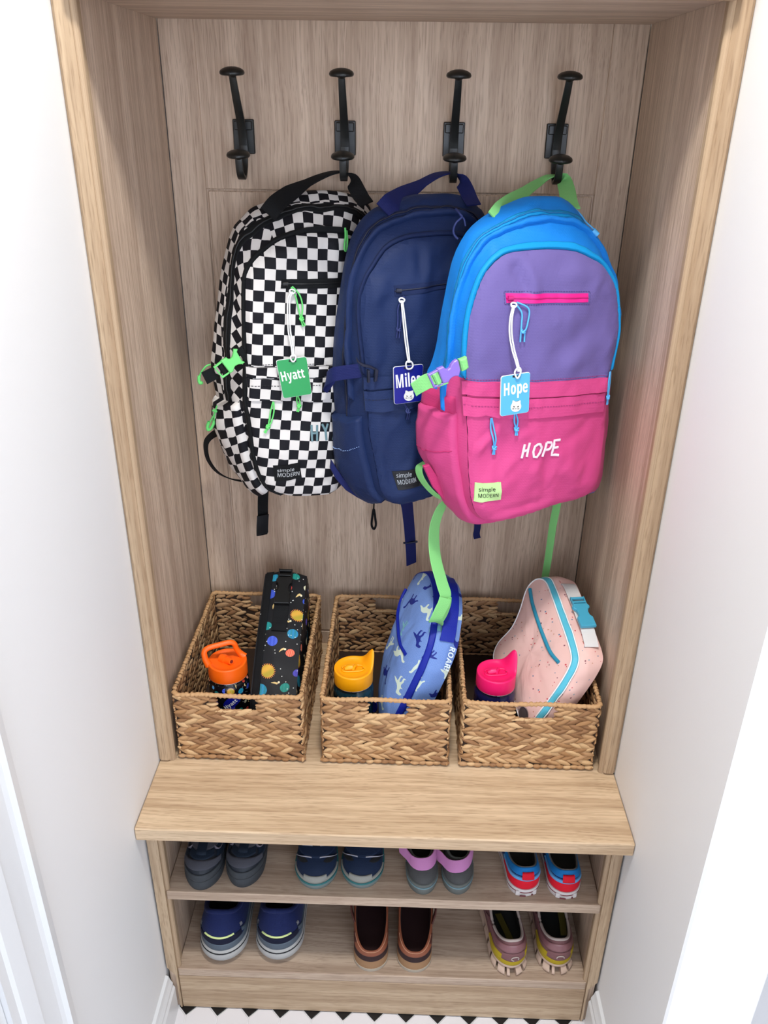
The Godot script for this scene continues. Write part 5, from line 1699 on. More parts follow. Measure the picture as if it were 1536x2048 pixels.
func space_tex(w: int, h: int, seed_: int) -> ImageTexture:
	var im := Image.create(w, h, false, Image.FORMAT_RGB8)
	im.fill(Color(0.05, 0.052, 0.075))
	var r := RandomNumberGenerator.new()
	r.seed = seed_
	var u := h / 16.0
	var suns := [Vector2(2.6, 4.6), Vector2(18.5, 10.5)]
	for s in suns:
		var c := Vector2(s.x * u, s.y * u)
		disc(im, c, u * 1.95, func(d: Vector2): return Color(0.89, 0.55, 0.25) if d.length() < 0.86 + 0.14 * sin(24.0 * d.angle()) else null)
		disc(im, c, u * 1.55, func(d: Vector2): return Color(0.86, 0.66, 0.25).lerp(Color(0.70, 0.62, 0.20), clampf(0.5 + 0.6 * sin(d.x * 3.0 + d.y * 2.0), 0, 1)))
	var list := [[7.5, 3.4, 1.4, Color(0.20, 0.60, 0.85), Color(0.10, 0.50, 0.45)], [12.6, 3.0, 1.35, Color(0.16, 0.25, 0.72), Color(0.30, 0.42, 0.85)], [10.6, 7.4, 1.0, Color(0.90, 0.33, 0.25), Color(0.80, 0.22, 0.20)], [14.8, 6.9, 1.15, Color(0.93, 0.50, 0.36), Color(0.95, 0.70, 0.62)], [6.6, 9.0, 1.1, Color(0.10, 0.50, 0.45), Color(0.14, 0.62, 0.58)], [3.0, 11.6, 1.0, Color(0.25, 0.22, 0.62), Color(0.34, 0.32, 0.75)], [9.7, 12.2, 0.85, Color(0.82, 0.80, 0.66), Color(0.88, 0.87, 0.76)], [13.6, 12.6, 1.2, Color(0.14, 0.22, 0.66), Color(0.25, 0.38, 0.80)], [22.4, 3.2, 1.2, Color(0.10, 0.50, 0.48), Color(0.16, 0.60, 0.60)], [26.6, 5.0, 1.3, Color(0.18, 0.26, 0.72), Color(0.34, 0.45, 0.88)], [20.2, 5.3, 0.8, Color(0.33, 0.62, 0.85), Color(0.40, 0.68, 0.88)], [29.6, 9.6, 1.1, Color(0.90, 0.36, 0.28), Color(0.95, 0.55, 0.42)], [24.2, 9.8, 1.35, Color(0.18, 0.55, 0.82), Color(0.12, 0.48, 0.42)], [27.0, 13.0, 0.95, Color(0.84, 0.82, 0.70), Color(0.78, 0.76, 0.62)], [22.0, 13.6, 0.9, Color(0.30, 0.24, 0.60), Color(0.40, 0.34, 0.70)], [6.0, 14.4, 0.7, Color(0.36, 0.62, 0.86), Color(0.42, 0.70, 0.90)], [30.6, 2.2, 0.9, Color(0.88, 0.40, 0.30), Color(0.92, 0.55, 0.45)]]
	for p in list:
		planet(im, Vector2(p[0], p[1]) * u, p[2] * u, p[3], p[4], p[0])
	for p in [[10.2, 4.6, 0.5], [5.2, 6.6, -0.6], [12.0, 10.0, 0.3], [16.4, 4.0, 0.9], [16.0, 13.4, -0.4], [24.8, 2.0, 0.6], [28.6, 7.4, 0.2], [20.6, 8.0, -0.5], [31.0, 12.6, 0.4]]:
		fill_poly(im, placed2([-0.25, 0.7, 0.2, 0.75, 0.35, 0.2, 0.75, -0.7, 0.1, -0.2, -0.15, 0.2], Vector2(p[0], p[1]) * u, u, p[2]), Color(0.90, 0.78, 0.52))
		disc(im, Vector2(p[0], p[1] + 0.9) * u, u * 0.28, func(_d): return Color(0.95, 0.90, 0.75))
	for i in 60:
		disc(im, Vector2(r.randf() * w, r.randf() * h), u * 0.13, func(_d): return Color(0.90, 0.90, 0.88))
	return tex(im)

func dino_tex() -> ImageTexture:
	var n := 640
	var im := Image.create(n, n, false, Image.FORMAT_RGB8)
	var ns := FastNoiseLite.new()
	ns.frequency = 1.0
	for y in n:
		for x in n:
			var q := 0.5 + 0.5 * ns.get_noise_2d(x * 0.22, y * 0.22)
			im.set_pixel(x, y, Color(0.33, 0.46, 0.72).lerp(Color(0.52, 0.63, 0.84), q))
	var sau := [-1.0, 0.15, -0.75, 0.0, -0.45, -0.32, 0.05, -0.40, 0.40, -0.25, 0.62, -0.55, 0.80, -0.92, 1.02, -1.0, 1.10, -0.85, 0.92, -0.72, 0.80, -0.35, 0.62, 0.05, 0.52, 0.25, 0.52, 0.62, 0.34, 0.62, 0.30, 0.25, -0.10, 0.28, -0.14, 0.62, -0.34, 0.62, -0.36, 0.22, -0.55, 0.12, -0.8, 0.22]
	var rex := [-1.0, 0.32, -0.55, -0.02, -0.2, -0.18, 0.10, -0.55, 0.20, -0.90, 0.62, -0.95, 0.70, -0.72, 0.42, -0.62, 0.36, -0.32, 0.55, -0.22, 0.34, -0.14, 0.22, 0.10, 0.30, 0.40, 0.24, 0.70, 0.40, 0.78, 0.08, 0.78, 0.08, 0.35, -0.12, 0.25, -0.16, 0.72, 0.0, 0.80, -0.32, 0.80, -0.36, 0.22, -0.6, 0.28]
	var navy := Color(0.10, 0.16, 0.50)
	var pale := Color(0.80, 0.86, 0.80)
	var mint := Color(0.48, 0.72, 0.76)
	var k := 0
	var r := RandomNumberGenerator.new()
	r.seed = 12
	for j in 5:
		for i in 4:
			var at := Vector2((i + (0.5 if j % 2 else 0.0)) * 160 + r.randf_range(-12, 12) + 40, j * 128 + r.randf_range(-10, 10) + 40)
			var c: Color = [navy, pale, navy, mint, pale, navy, pale][k % 7]
			fill_poly(im, placed2(sau if k % 2 else rex, at, r.randf_range(42, 58), r.randf_range(-0.4, 0.4) + 1.2, -1.0 if k % 3 == 0 else 1.0), c)
			k += 1
	return tex(im)

func fleck_tex() -> ImageTexture:
	var n := 512
	var im := Image.create(n, n, false, Image.FORMAT_RGB8)
	im.fill(Color(0.93, 0.765, 0.73))
	var r := RandomNumberGenerator.new()
	r.seed = 5
	var cs := [Color(0.75, 0.16, 0.22), Color(0.45, 0.52, 0.62), Color(0.52, 0.30, 0.35), Color(0.80, 0.30, 0.34), Color(0.62, 0.66, 0.68), Color(0.78, 0.55, 0.45)]
	for i in 85:
		var c: Color = cs[r.randi() % 6]
		disc(im, Vector2(r.randf() * n, r.randf() * n), r.randf_range(2.2, 5.2), func(_d): return c)
	return tex(im)

# ---------------------------------------------------------------- bottles
func bent(o: MeshInstance3D, r: float, ang: float, y: float, s: float, lean: float, sx := 1.0) -> void:
	# wrap flat lettering round an upright cylinder of radius r
	var a: Array = (o.mesh as PrimitiveMesh).get_mesh_arrays()
	var v: PackedVector3Array = a[Mesh.ARRAY_VERTEX]
	var nn: PackedVector3Array = a[Mesh.ARRAY_NORMAL]
	for i in v.size():
		var q := (Vector2(v[i].x * sx, v[i].y) * s).rotated(lean)
		var th := ang + q.x / r
		var z := r + v[i].z
		v[i] = Vector3(sin(th) * z, y + q.y, cos(th) * z)
		nn[i] = Vector3(sin(th), 0, cos(th))
	a[Mesh.ARRAY_VERTEX] = v
	a[Mesh.ARRAY_NORMAL] = nn
	a[Mesh.ARRAY_TANGENT] = null
	var m := ArrayMesh.new()
	m.add_surface_from_arrays(Mesh.PRIMITIVE_TRIANGLES, a)
	o.mesh = m

func bottle_body(t: Node3D, y1: float, m: Material) -> void:
	var mb := MB.new()
	var r := 0.0348
	mb.lathe(PackedVector2Array([Vector2(0, 0), Vector2(r - 0.003, 0), Vector2(r, 0.003), Vector2(r, 0.04), Vector2(r, y1 - 0.014), Vector2(r - 0.0006, y1 - 0.009), Vector2(r - 0.0035, y1 - 0.004), Vector2(r - 0.0055, y1 - 0.001), Vector2(r - 0.0055, y1 + 0.003), Vector2(0, y1 + 0.003)]), 56)
	obj("flask", mb, m, t)
	mb = MB.new()
	mb.lathe(PackedVector2Array([Vector2(0.0315, y1 + 0.001), Vector2(0.0332, y1 + 0.0012), Vector2(0.0332, y1 + 0.0028), Vector2(0.0315, y1 + 0.003)]), 48)
	obj("neck_ring", mb, M.chrome, t)

func lid_shell(y0: float, hh: float, tip: float, phi: float, wid: float) -> MB:
	# a round lid whose rim may rise into a lip at direction phi
	var mb := MB.new()
	var rows := []
	var R := 0.0334
	var n := 72
	for q in [[0.0, 0.97, 0.0, 0.0], [0.001, 1.0, 0.0, 0.0], [0.5, 1.0, 0.15, 0.02], [0.9, 0.995, 0.8, 0.10], [0.97, 0.985, 0.97, 0.12], [1.0, 0.955, 1.0, 0.12], [0.99, 0.90, 0.96, 0.09], [0.93, 0.80, 0.62, 0.03], [0.86, 0.70, 0.25, 0.0], [0.84, 0.5, 0.0, 0.0], [0.84, 0.2, 0.0, 0.0], [0.84, 0.0, 0.0, 0.0]]:
		var ring := PackedVector3Array()
		for k in n:
			var a := TAU * k / n
			var l := exp(-pow(angle_difference(a, phi) / wid, 2.0)) * tip
			var rr: float = R * (q[1] + q[3] * (l / maxf(tip, 0.0001)))
			ring.append(Vector3(cos(a) * rr, y0 + hh * q[0] + l * q[2], sin(a) * rr))
		rows.append(ring)
	mb.grid(rows, [], true)
	return mb

func build_bottles() -> void:
	var says := ["black bottle with planets printed on it and an orange carry loop lid", "dark teal bottle with a yellow straw lid in the middle basket", "navy bottle with a hot pink straw lid in the right basket"]
	var px := [Vector3(-0.2755, SEAT + 0.0085, 0.272), Vector3(-0.0595, SEAT + 0.0085, 0.272), Vector3(0.1835, SEAT + 0.0085, 0.279)]
	var top := [0.1165, 0.1085, 0.1145]
	var lids := [mat(Color(1.0, 0.40, 0.02), 0.42), mat(Color(1.0, 0.66, 0.02), 0.42), mat(Color(0.98, 0.10, 0.42), 0.42)]
	var space := mat(Color.WHITE, 0.22)
	space.albedo_texture = space_tex(768, 384, 3)
	space.uv1_scale = Vector3(1 / 0.12, 1 / 0.06, 1)
	var bodies := [space, mat(Color(0.05, 0.19, 0.24), 0.25), mat(Color(0.06, 0.08, 0.28), 0.25)]
	for i in 3:
		var t := thing("water_bottle", says[i], "bottle", Transform3D(Basis(), px[i]), "insulated bottles in the baskets")
		var y1: float = top[i]
		bottle_body(t, y1, bodies[i])
		var y0 := y1 + 0.003
		var mb: MB
		if i == 0:
			mb = lid_shell(y0, 0.0275, 0.0, 0.0, 1.0)
			obj("lid", mb, lids[0], t)
			mb = MB.new()
			var path := smooth3(p3([-0.030, y0 + 0.022, 0.010, -0.0345, y0 + 0.034, 0.010, -0.036, y0 + 0.047, 0.008, -0.030, y0 + 0.053, 0.004, -0.012, y0 + 0.0555, -0.003, 0.004, y0 + 0.0565, -0.009, 0.0115, y0 + 0.052, -0.012, 0.0145, y0 + 0.040, -0.014, 0.0195, y0 + 0.030, -0.016, 0.0265, y0 + 0.0235, -0.015]), 6)
			var rad := []
			for k in path.size():
				var f := float(k) / (path.size() - 1)
				rad.append(0.0046 + 0.0022 * pow(absf(2 * f - 1), 4.0))
			mb.tube(path, rad, 12, false, 1.0, Vector3(0.35, 0, 1))
			obj("carry_loop", mb, lids[0], t)
			mb = MB.new()
			mb.tube(p3([-0.003, y0 + 0.0245, -0.002, 0.004, y0 + 0.0275, 0.003, 0.009, y0 + 0.0290, 0.008]), [0.0070, 0.0062, 0.0052], 16)
			mb.tube(p3([-0.010, y0 + 0.0235, -0.008, -0.002, y0 + 0.0255, -0.001]), [0.0095, 0.0080], 16)
			var sp := obj("spout", mb, lids[0], t)
			mb = MB.new()
			mb.tube(p3([0.0085, y0 + 0.0290, 0.0075, 0.0094, y0 + 0.0292, 0.0084]), 0.0030, 14)
			obj("spout_hole", mb, mat(Color(0.45, 0.08, 0.01), 0.6), sp)
			# blue name oval and its lettering
			mb = MB.new()
			var rows := []
			for ring in 6:
				var rr := PackedVector3Array()
				for k in 36:
					var q := (Vector2(cos(TAU * k / 36.0) * 0.0185, sin(TAU * k / 36.0) * 0.0105) * ring / 5.0).rotated(0.60)
					var th := 0.34 + q.x / 0.0348
					rr.append(Vector3(sin(th) * 0.03505, 0.083 + q.y, cos(th) * 0.03505))
				rows.append(rr)
			mb.grid(rows, [], true)
			var ov := obj("name_oval", mb, mat(Color(0.05, 0.08, 0.55), 0.3), t)
			var o := text_mesh("lettering", "Hyatt G", true, 0.0003, M.white_ink, ov)
			bent(o, 0.0351, 0.34, 0.0805, 0.21, 0.60, 1.0)
		else:
			mb = lid_shell(y0, 0.027, 0.027 if i == 1 else 0.031, -0.42 if i == 1 else -0.50, 0.44)
			obj("lid", mb, lids[i], t)
			mb = MB.new()
			var yt := y0 + 0.0228
			# folded straw in its slot: a raised rounded frame and a cross bar
			var slot := PackedVector3Array()
			for k in 28:
				var a := TAU * k / 28.0
				var q := Vector2(cos(a), sin(a))
				q = Vector2(signf(q.x) * pow(absf(q.x), 0.5) * 0.0185, signf(q.y) * pow(absf(q.y), 0.6) * 0.0085).rotated(-0.12)
				slot.append(Vector3(q.x - 0.001, yt + 0.001, q.y))
			mb.tube(slot, 0.0018, 8, true)
			obj("straw_frame", mb, lids[i], t)
			mb = MB.new()
			mb.tube(p3([-0.014, yt + 0.001, 0.002, -0.008, yt + 0.003, 0.001, -0.001, yt + 0.003, 0.0]), [0.004, 0.0058, 0.0052], 12)
			mb.tube(p3([0.000, yt + 0.002, 0.0075, 0.0015, yt + 0.005, 0.0, 0.004, yt + 0.002, -0.0075]), 0.0026, 10)
			obj("folding_straw", mb, lids[i], t)

# ---------------------------------------------------------------- lunch bags
class Lunch:
	var Z: PackedVector3Array       # zip outline
	var w: Vector3                  # across to the far side
	var c: Vector3
	var ns: FastNoiseLite
	var bulge := 0.006
	func side(i: float, t: float, off := 0.0) -> Vector3:
		var n := Z.size()
		var k := posmod(int(floorf(i)), n)
		var f := i - floorf(i)
		var p := Z[k].lerp(Z[(k + 1) % n], f)
		var d := p - c
		d = (d - w * (d.dot(w) / w.length_squared())).normalized()
		var q := p + w * t
		var e := sin(PI * clampf(t, 0, 1))
		return q + d * (bulge * e + off + e * 0.004 * ns.get_noise_3d(q.x * 22.0, q.y * 22.0, q.z * 22.0))
	func band(mb, i0: float, i1: float, t0: float, t1: float, off: float, nt: int) -> void:
		var rows := []
		var us := []
		var m := int((i1 - i0))
		var ts := []
		for j in nt + 1:
			ts.append([lerpf(t0, t1, float(j) / nt), off])
		if off > 0.0:
			ts.push_front([t0, -0.001]); ts.append([t1, -0.001])
		for j in ts.size():
			var r := PackedVector3Array()
			var u := PackedVector2Array()
			var l := 0.0
			for i in m + 1:
				var p := side(i0 + i, ts[j][0], ts[j][1])
				if i:
					l += side(i0 + i, 0.5).distance_to(side(i0 + i - 1, 0.5))
				r.append(p); u.append(Vector2(l, ts[j][0] * w.length()))
			rows.append(r); us.append(u)
		mb.grid(rows, us)
	func face(p: Vector3, out: float, lift: float) -> Vector3:
		var d := p - c
		var best := -2.0
		var f := 1.0
		for q in Z:
			var e := q - c
			var k := d.normalized().dot(e.normalized())
			if k > best:
				best = k; f = minf(d.length() / e.length(), 1.0)
		return p - w.normalized() * (out * (1.0 - f * f * f) + lift)
	func cap(mb, t: float, out: float, ax: Vector3, ay: Vector3, wr := 0.004) -> void:
		# one of the two large faces, pillowed by out
		var rows := []
		var us := []
		var n := Z.size()
		for j in 15:
			var f := 1.0 - j / 14.0
			var r := PackedVector3Array()
			var u := PackedVector2Array()
			for i in n + 1:
				var p := side(i, t)
				var cc := c + w * t
				var q := cc + (p - cc) * f
				var e := 1.0 - pow(f, 3.0)
				q += w.normalized() * (out * e + wr * e * ns.get_noise_3d(q.x * 26.0, q.y * 15.0, q.z * 26.0))
				r.append(q); u.append(Vector2(q.dot(ax), q.dot(ay)))
			rows.append(r); us.append(u)
		mb.grid(rows, us)

func lunch(label: String, ring: Array, wv: Vector3, cloth_m: Material, zip_m: Material, face_out: float, zt: Array) -> Array:
	var pts := p3(ring)
	var base := Vector3.ZERO
	var low := 9.0
	for p in pts:
		base += p / pts.size()
		low = minf(low, p.y)
	base += wv / 2
	base.y = low
	for i in pts.size():
		pts[i] -= base
	var t := thing("lunch_bag", label, "lunch bag", Transform3D(Basis(), base), "insulated lunch bags standing in the baskets")
	var L := Lunch.new()
	L.Z = smooth3(pts, 8, true)
	L.w = wv
	L.ns = fnoise
	for p in L.Z:
		L.c += p / L.Z.size()
	var n := L.Z.size()
	var up := wv.cross(Vector3(0, 0.3, 1)).normalized()
	var ax := (L.Z[n / 2] - L.Z[0]).normalized()
	var ay := ax.cross(wv.normalized())
	var mb := MB.new()
	L.band(mb, 0, n, 0.0, 1.0, 0.0, 10)
	obj("gusset", mb, cloth_m, t)
	mb = MB.new()
	L.cap(mb, 0.0, -face_out, ax, ay)
	obj("front_panel", mb, cloth_m, t)
	mb = MB.new()
	L.cap(mb, 1.0, 0.004, ax, ay)
	obj("back_panel", mb, cloth_m, t)
	mb = MB.new()
	L.band(mb, 0, n, zt[0], zt[1], 0.0022, 4)
	var z := obj("main_zip", mb, zip_m, t)
	return [t, L, z]

func handle_on(t: Node3D, L: Lunch, i0: float, i1: float, at: float, half: float, m: Material, rise := 0.008) -> void:
	# a webbing handle sewn on at both ends, lying along the narrow face
	var path := PackedVector3Array()
	var wv := PackedVector3Array()
	for k in 21:
		var f := k / 20.0
		var i := lerpf(i0, i1, f)
		path.append(L.side(i, at, 0.002 + rise * pow(sin(PI * f), 0.5)))
		wv.append(L.w.normalized() * half)
	var mb := MB.new()
	mb.ribbon(path, wv, 0.0022)
	obj("handle_strap", mb, m, t)

func buckle_on(t: Node3D, base: Vector3, a: Vector3, b: Vector3, wid: Vector3, up: Vector3, m: Material) -> void:
	# a side-release buckle lying between a and b
	var x := (b - a)
	var l := x.length()
	x /= l
	var y := (wid - x * wid.dot(x)).normalized()
	var T := Transform3D(Basis(x, y, x.cross(y)), a - base + up)
	if x.cross(y).dot(up) < 0:
		T = Transform3D(Basis(x, -y, x.cross(-y)), a - base + up)
	var h := wid.length()
	var mb := MB.new()
	var o := []
	for q in [[0.0, 1.0], [0.30, 1.0], [0.36, 0.72], [0.46, 0.66], [0.56, 0.78], [0.62, 1.08], [0.68, 1.12], [0.72, 0.98], [0.76, 0.92]]:
		o.append(q)
	var poly := PackedVector2Array()
	for q in o:
		poly.append(Vector2(q[0] * l, q[1] * h))
	for k in range(o.size() - 1, -1, -1):
		poly.append(Vector2(o[k][0] * l, -o[k][1] * h))
	mb.prism(poly, 0.0, 0.006, 0.001, T)
	obj("buckle", mb, m, t)
	for q in [[0.80, 0.86, 0.92], [0.94, 1.0, 0.92]]:
		mb = MB.new()
		mb.prism(PackedVector2Array([Vector2(q[0] * l, -q[2] * h), Vector2(q[1] * l, -q[2] * h), Vector2(q[1] * l, q[2] * h), Vector2(q[0] * l, q[2] * h)]), 0.0, 0.005, 0.0008, T)
		obj("buckle_bar", mb, m, t)
	mb = MB.new()
	for s in [-1, 1]:
		mb.prism(PackedVector2Array([Vector2(0.74 * l, s * 0.92 * h), Vector2(1.0 * l, s * 0.92 * h), Vector2(1.0 * l, s * 0.80 * h), Vector2(0.74 * l, s * 0.80 * h)]), 0.0, 0.005, 0.0, T)
	obj("buckle_rail", mb, m, t).set_meta("kind", "stuff")

func build_lunch_bags() -> void:
	# planets
	var space := mat(Color.WHITE, 0.6, 0.0, 0.4)
	space.albedo_texture = space_tex(1024, 512, 1)
	space.uv1_scale = Vector3(1 / 0.23, 1 / 0.115, 1)
	space.uv1_offset = Vector3(0.10, 0.06, 0)
	var L := lunch("black lunch bag printed with planets and suns, standing in the left basket",
		[-0.237, 0.694, 0.072, -0.237, 0.703, 0.088, -0.236, 0.674, 0.155, -0.2355, 0.641, 0.222, -0.234, 0.603, 0.290, -0.234, 0.583, 0.308, -0.234, 0.545, 0.312, -0.235, 0.514, 0.302, -0.236, 0.511, 0.19, -0.236, 0.513, 0.08, -0.237, 0.54, 0.057, -0.237, 0.62, 0.055, -0.237, 0.675, 0.058], Vector3(0.078, -0.003, 0.0), space, M.black_web, 0.002, [0.03, 0.20])
	var t: Node3D = L[0]
	var b := t.position
	var LB: Lunch = L[1]
	handle_on(t, LB, 7.5, 21.0, 0.50, 0.0135, M.black_web)
	buckle_on(t, Vector3.ZERO, LB.side(17.0, 0.50, 0.012), LB.side(9.0, 0.50, 0.012), LB.w.normalized() * 0.0135, LB.side(16, 0.52, 1.0) - LB.side(16, 0.52, 0.999), M.black_plastic)
	# dinosaurs
	var dino := mat(Color.WHITE, 0.6, 0.0, 0.4)
	dino.albedo_texture = dino_tex()
	dino.uv1_scale = Vector3(1 / 0.20, 1 / 0.20, 1)
	var royal := cloth(Color(0.06, 0.13, 0.56), 0.5, 0.3)
	L = lunch("blue lunch bag printed with dinosaurs, leaning in the middle basket", [0.0511, 0.733, 0.1136, 0.0647, 0.7472, 0.142, 0.0726, 0.745, 0.1854, 0.0731, 0.7313, 0.223, 0.069, 0.7125, 0.2511, 0.0633, 0.6926, 0.2752, 0.0515, 0.6638, 0.2923, 0.0326, 0.6227, 0.3071, 0.0118, 0.5783, 0.3212, 0.0022, 0.5571, 0.3296, -0.0084, 0.5447, 0.3109, -0.0158, 0.5464, 0.2716, -0.0148, 0.5657, 0.2267, -0.0091, 0.5918, 0.1875, 0.0096, 0.6401, 0.153, 0.0249, 0.6807, 0.1225, 0.0388, 0.7135, 0.1049], Vector3(0.052, -0.012, -0.004), dino, royal, 0.020, [0.02, 0.22])
	t = L[0]
	b = t.position
	handle_on(t, L[1], 11.0, 38.0, 0.58, 0.0125, royal, 0.006)
	var pk := PackedVector3Array()
	for q in p3([0.039, 0.7053, 0.1266, 0.0339, 0.6912, 0.1385, 0.0334, 0.6785, 0.1684, 0.0363, 0.6702, 0.2034, 0.04, 0.6633, 0.2384, 0.045, 0.6615, 0.2673]):
		pk.append((L[1] as Lunch).face(q - b, 0.020, 0.002))
	var mb := MB.new()
	mb.tube(smooth3(pk, 5), 0.0030, 8)
	obj("pocket_zip", mb, royal, t)
	mb = MB.new()
	var o3 := p3([-0.0101, 0.5614, 0.26])[0] - b
	var ring := PackedVector3Array()
	for k in 24:
		ring.append(o3 + Vector3(-0.0145, 0, 0.016) + Vector3(0.0065 * cos(TAU * k / 24.0), 0.0145 * sin(TAU * k / 24.0), 0.006 * cos(TAU * k / 24.0)))
	mb.tube(ring, 0.0012, 7, true)
	mb.fan(ring)
	obj("name_badge", mb, mat(Color(0.05, 0.07, 0.36), 0.4), t)
	var wr := p3([0.0997, 0.6895, 0.2677, 0.0892, 0.6521, 0.2805, 0.1084, 0.6849, 0.2667])
	var tx := text_mesh("lettering", "ROAR!", true, 0.0004, mat(Color(0.85, 0.90, 0.95), 0.6), t)
	var bb: AABB = tx.mesh.get_aabb()
	var nz := (wr[1] - wr[0]).cross(wr[2] - wr[0]).normalized()
	var bs := Basis((wr[1] - wr[0]) / bb.size.x, (wr[2] - wr[0]) / bb.size.y, nz)
	tx.transform = Transform3D(bs, wr[0] - b + nz * 0.0150 - bs * Vector3(bb.position.x, bb.position.y, 0))
	# pink flecks
	var fl := mat(Color.WHITE, 0.5, 0.0, 0.4)
	fl.albedo_texture = fleck_tex()
	fl.uv1_scale = Vector3(1 / 0.14, 1 / 0.14, 1)
	var aqua := cloth(Color(0.36, 0.74, 0.83), 0.5, 0.3)
	L = lunch("pale pink lunch bag with coloured flecks and an aqua zip, in the right basket", [0.2696, 0.729, 0.1174, 0.2793, 0.7328, 0.1352, 0.2859, 0.7233, 0.1685, 0.2929, 0.7095, 0.2105, 0.2997, 0.6962, 0.2507, 0.3036, 0.6858, 0.2787, 0.3022, 0.6758, 0.2928, 0.2921, 0.6555, 0.3029, 0.274, 0.6246, 0.3118, 0.2561, 0.5953, 0.3181, 0.2425, 0.5731, 0.3228, 0.2349, 0.5613, 0.3245, 0.229, 0.5595, 0.3127, 0.225, 0.5661, 0.2911, 0.2178, 0.5765, 0.2549, 0.2059, 0.584, 0.2116, 0.1931, 0.5887, 0.1711, 0.2006, 0.6097, 0.1532, 0.2238, 0.6444, 0.1508, 0.2377, 0.6724, 0.1366, 0.2488, 0.7004, 0.1154, 0.2588, 0.7173, 0.1109], Vector3(0.054, -0.002, -0.004), fl, aqua, 0.007, [0.03, 0.20])
	t = L[0]
	b = t.position
	for tt in [0.0, 0.22]:
		mb = MB.new()
		var pp := PackedVector3Array()
		for i in (L[1] as Lunch).Z.size():
			pp.append((L[1] as Lunch).side(i, tt, 0.0015))
		mb.tube(pp, 0.0013, 6, true)
		obj("piping", mb, M.white_ink, L[2])
	pk = PackedVector3Array()
	for q in p3([0.2581, 0.7106, 0.121, 0.2624, 0.7002, 0.15, 0.269, 0.6881, 0.1876, 0.2765, 0.6761, 0.2277, 0.283, 0.669, 0.2566, 0.2911, 0.6666, 0.2811]):
		pk.append((L[1] as Lunch).face(q - b, 0.007, 0.002))
	mb = MB.new()
	mb.tube(smooth3(pk, 5), 0.0034, 8)
	obj("pocket_zip", mb, mat(Color(0.16, 0.56, 0.68), 0.5), t)
	var web := cloth(Color(0.86, 0.85, 0.84), 0.6, 0.2)
	LB = L[1]
	handle_on(t, LB, 11.0, 37.0, 0.66, 0.0120, web)
	buckle_on(t, Vector3.ZERO, LB.side(30.5, 0.66, 0.0125), LB.side(20.5, 0.66, 0.0125), LB.w.normalized() * 0.0135, LB.side(25, 0.66, 1.0) - LB.side(25, 0.66, 0.999), mat(Color(0.28, 0.66, 0.78), 0.4))
	o3 = p3([0.2372, 0.5771, 0.3024])[0] - b
	ring = PackedVector3Array()
	for k in 24:
		ring.append(o3 + Vector3(-0.006, 0, 0.007) + Vector3(0.0065 * cos(TAU * k / 24.0), 0.0165 * sin(TAU * k / 24.0), 0.005 * cos(TAU * k / 24.0)))
	mb = MB.new()
	mb.tube(ring, 0.0012, 7, true)
	mb.fan(ring)
	obj("name_badge", mb, mat(Color(0.52, 0.46, 0.46), 0.35, 0.4), t)

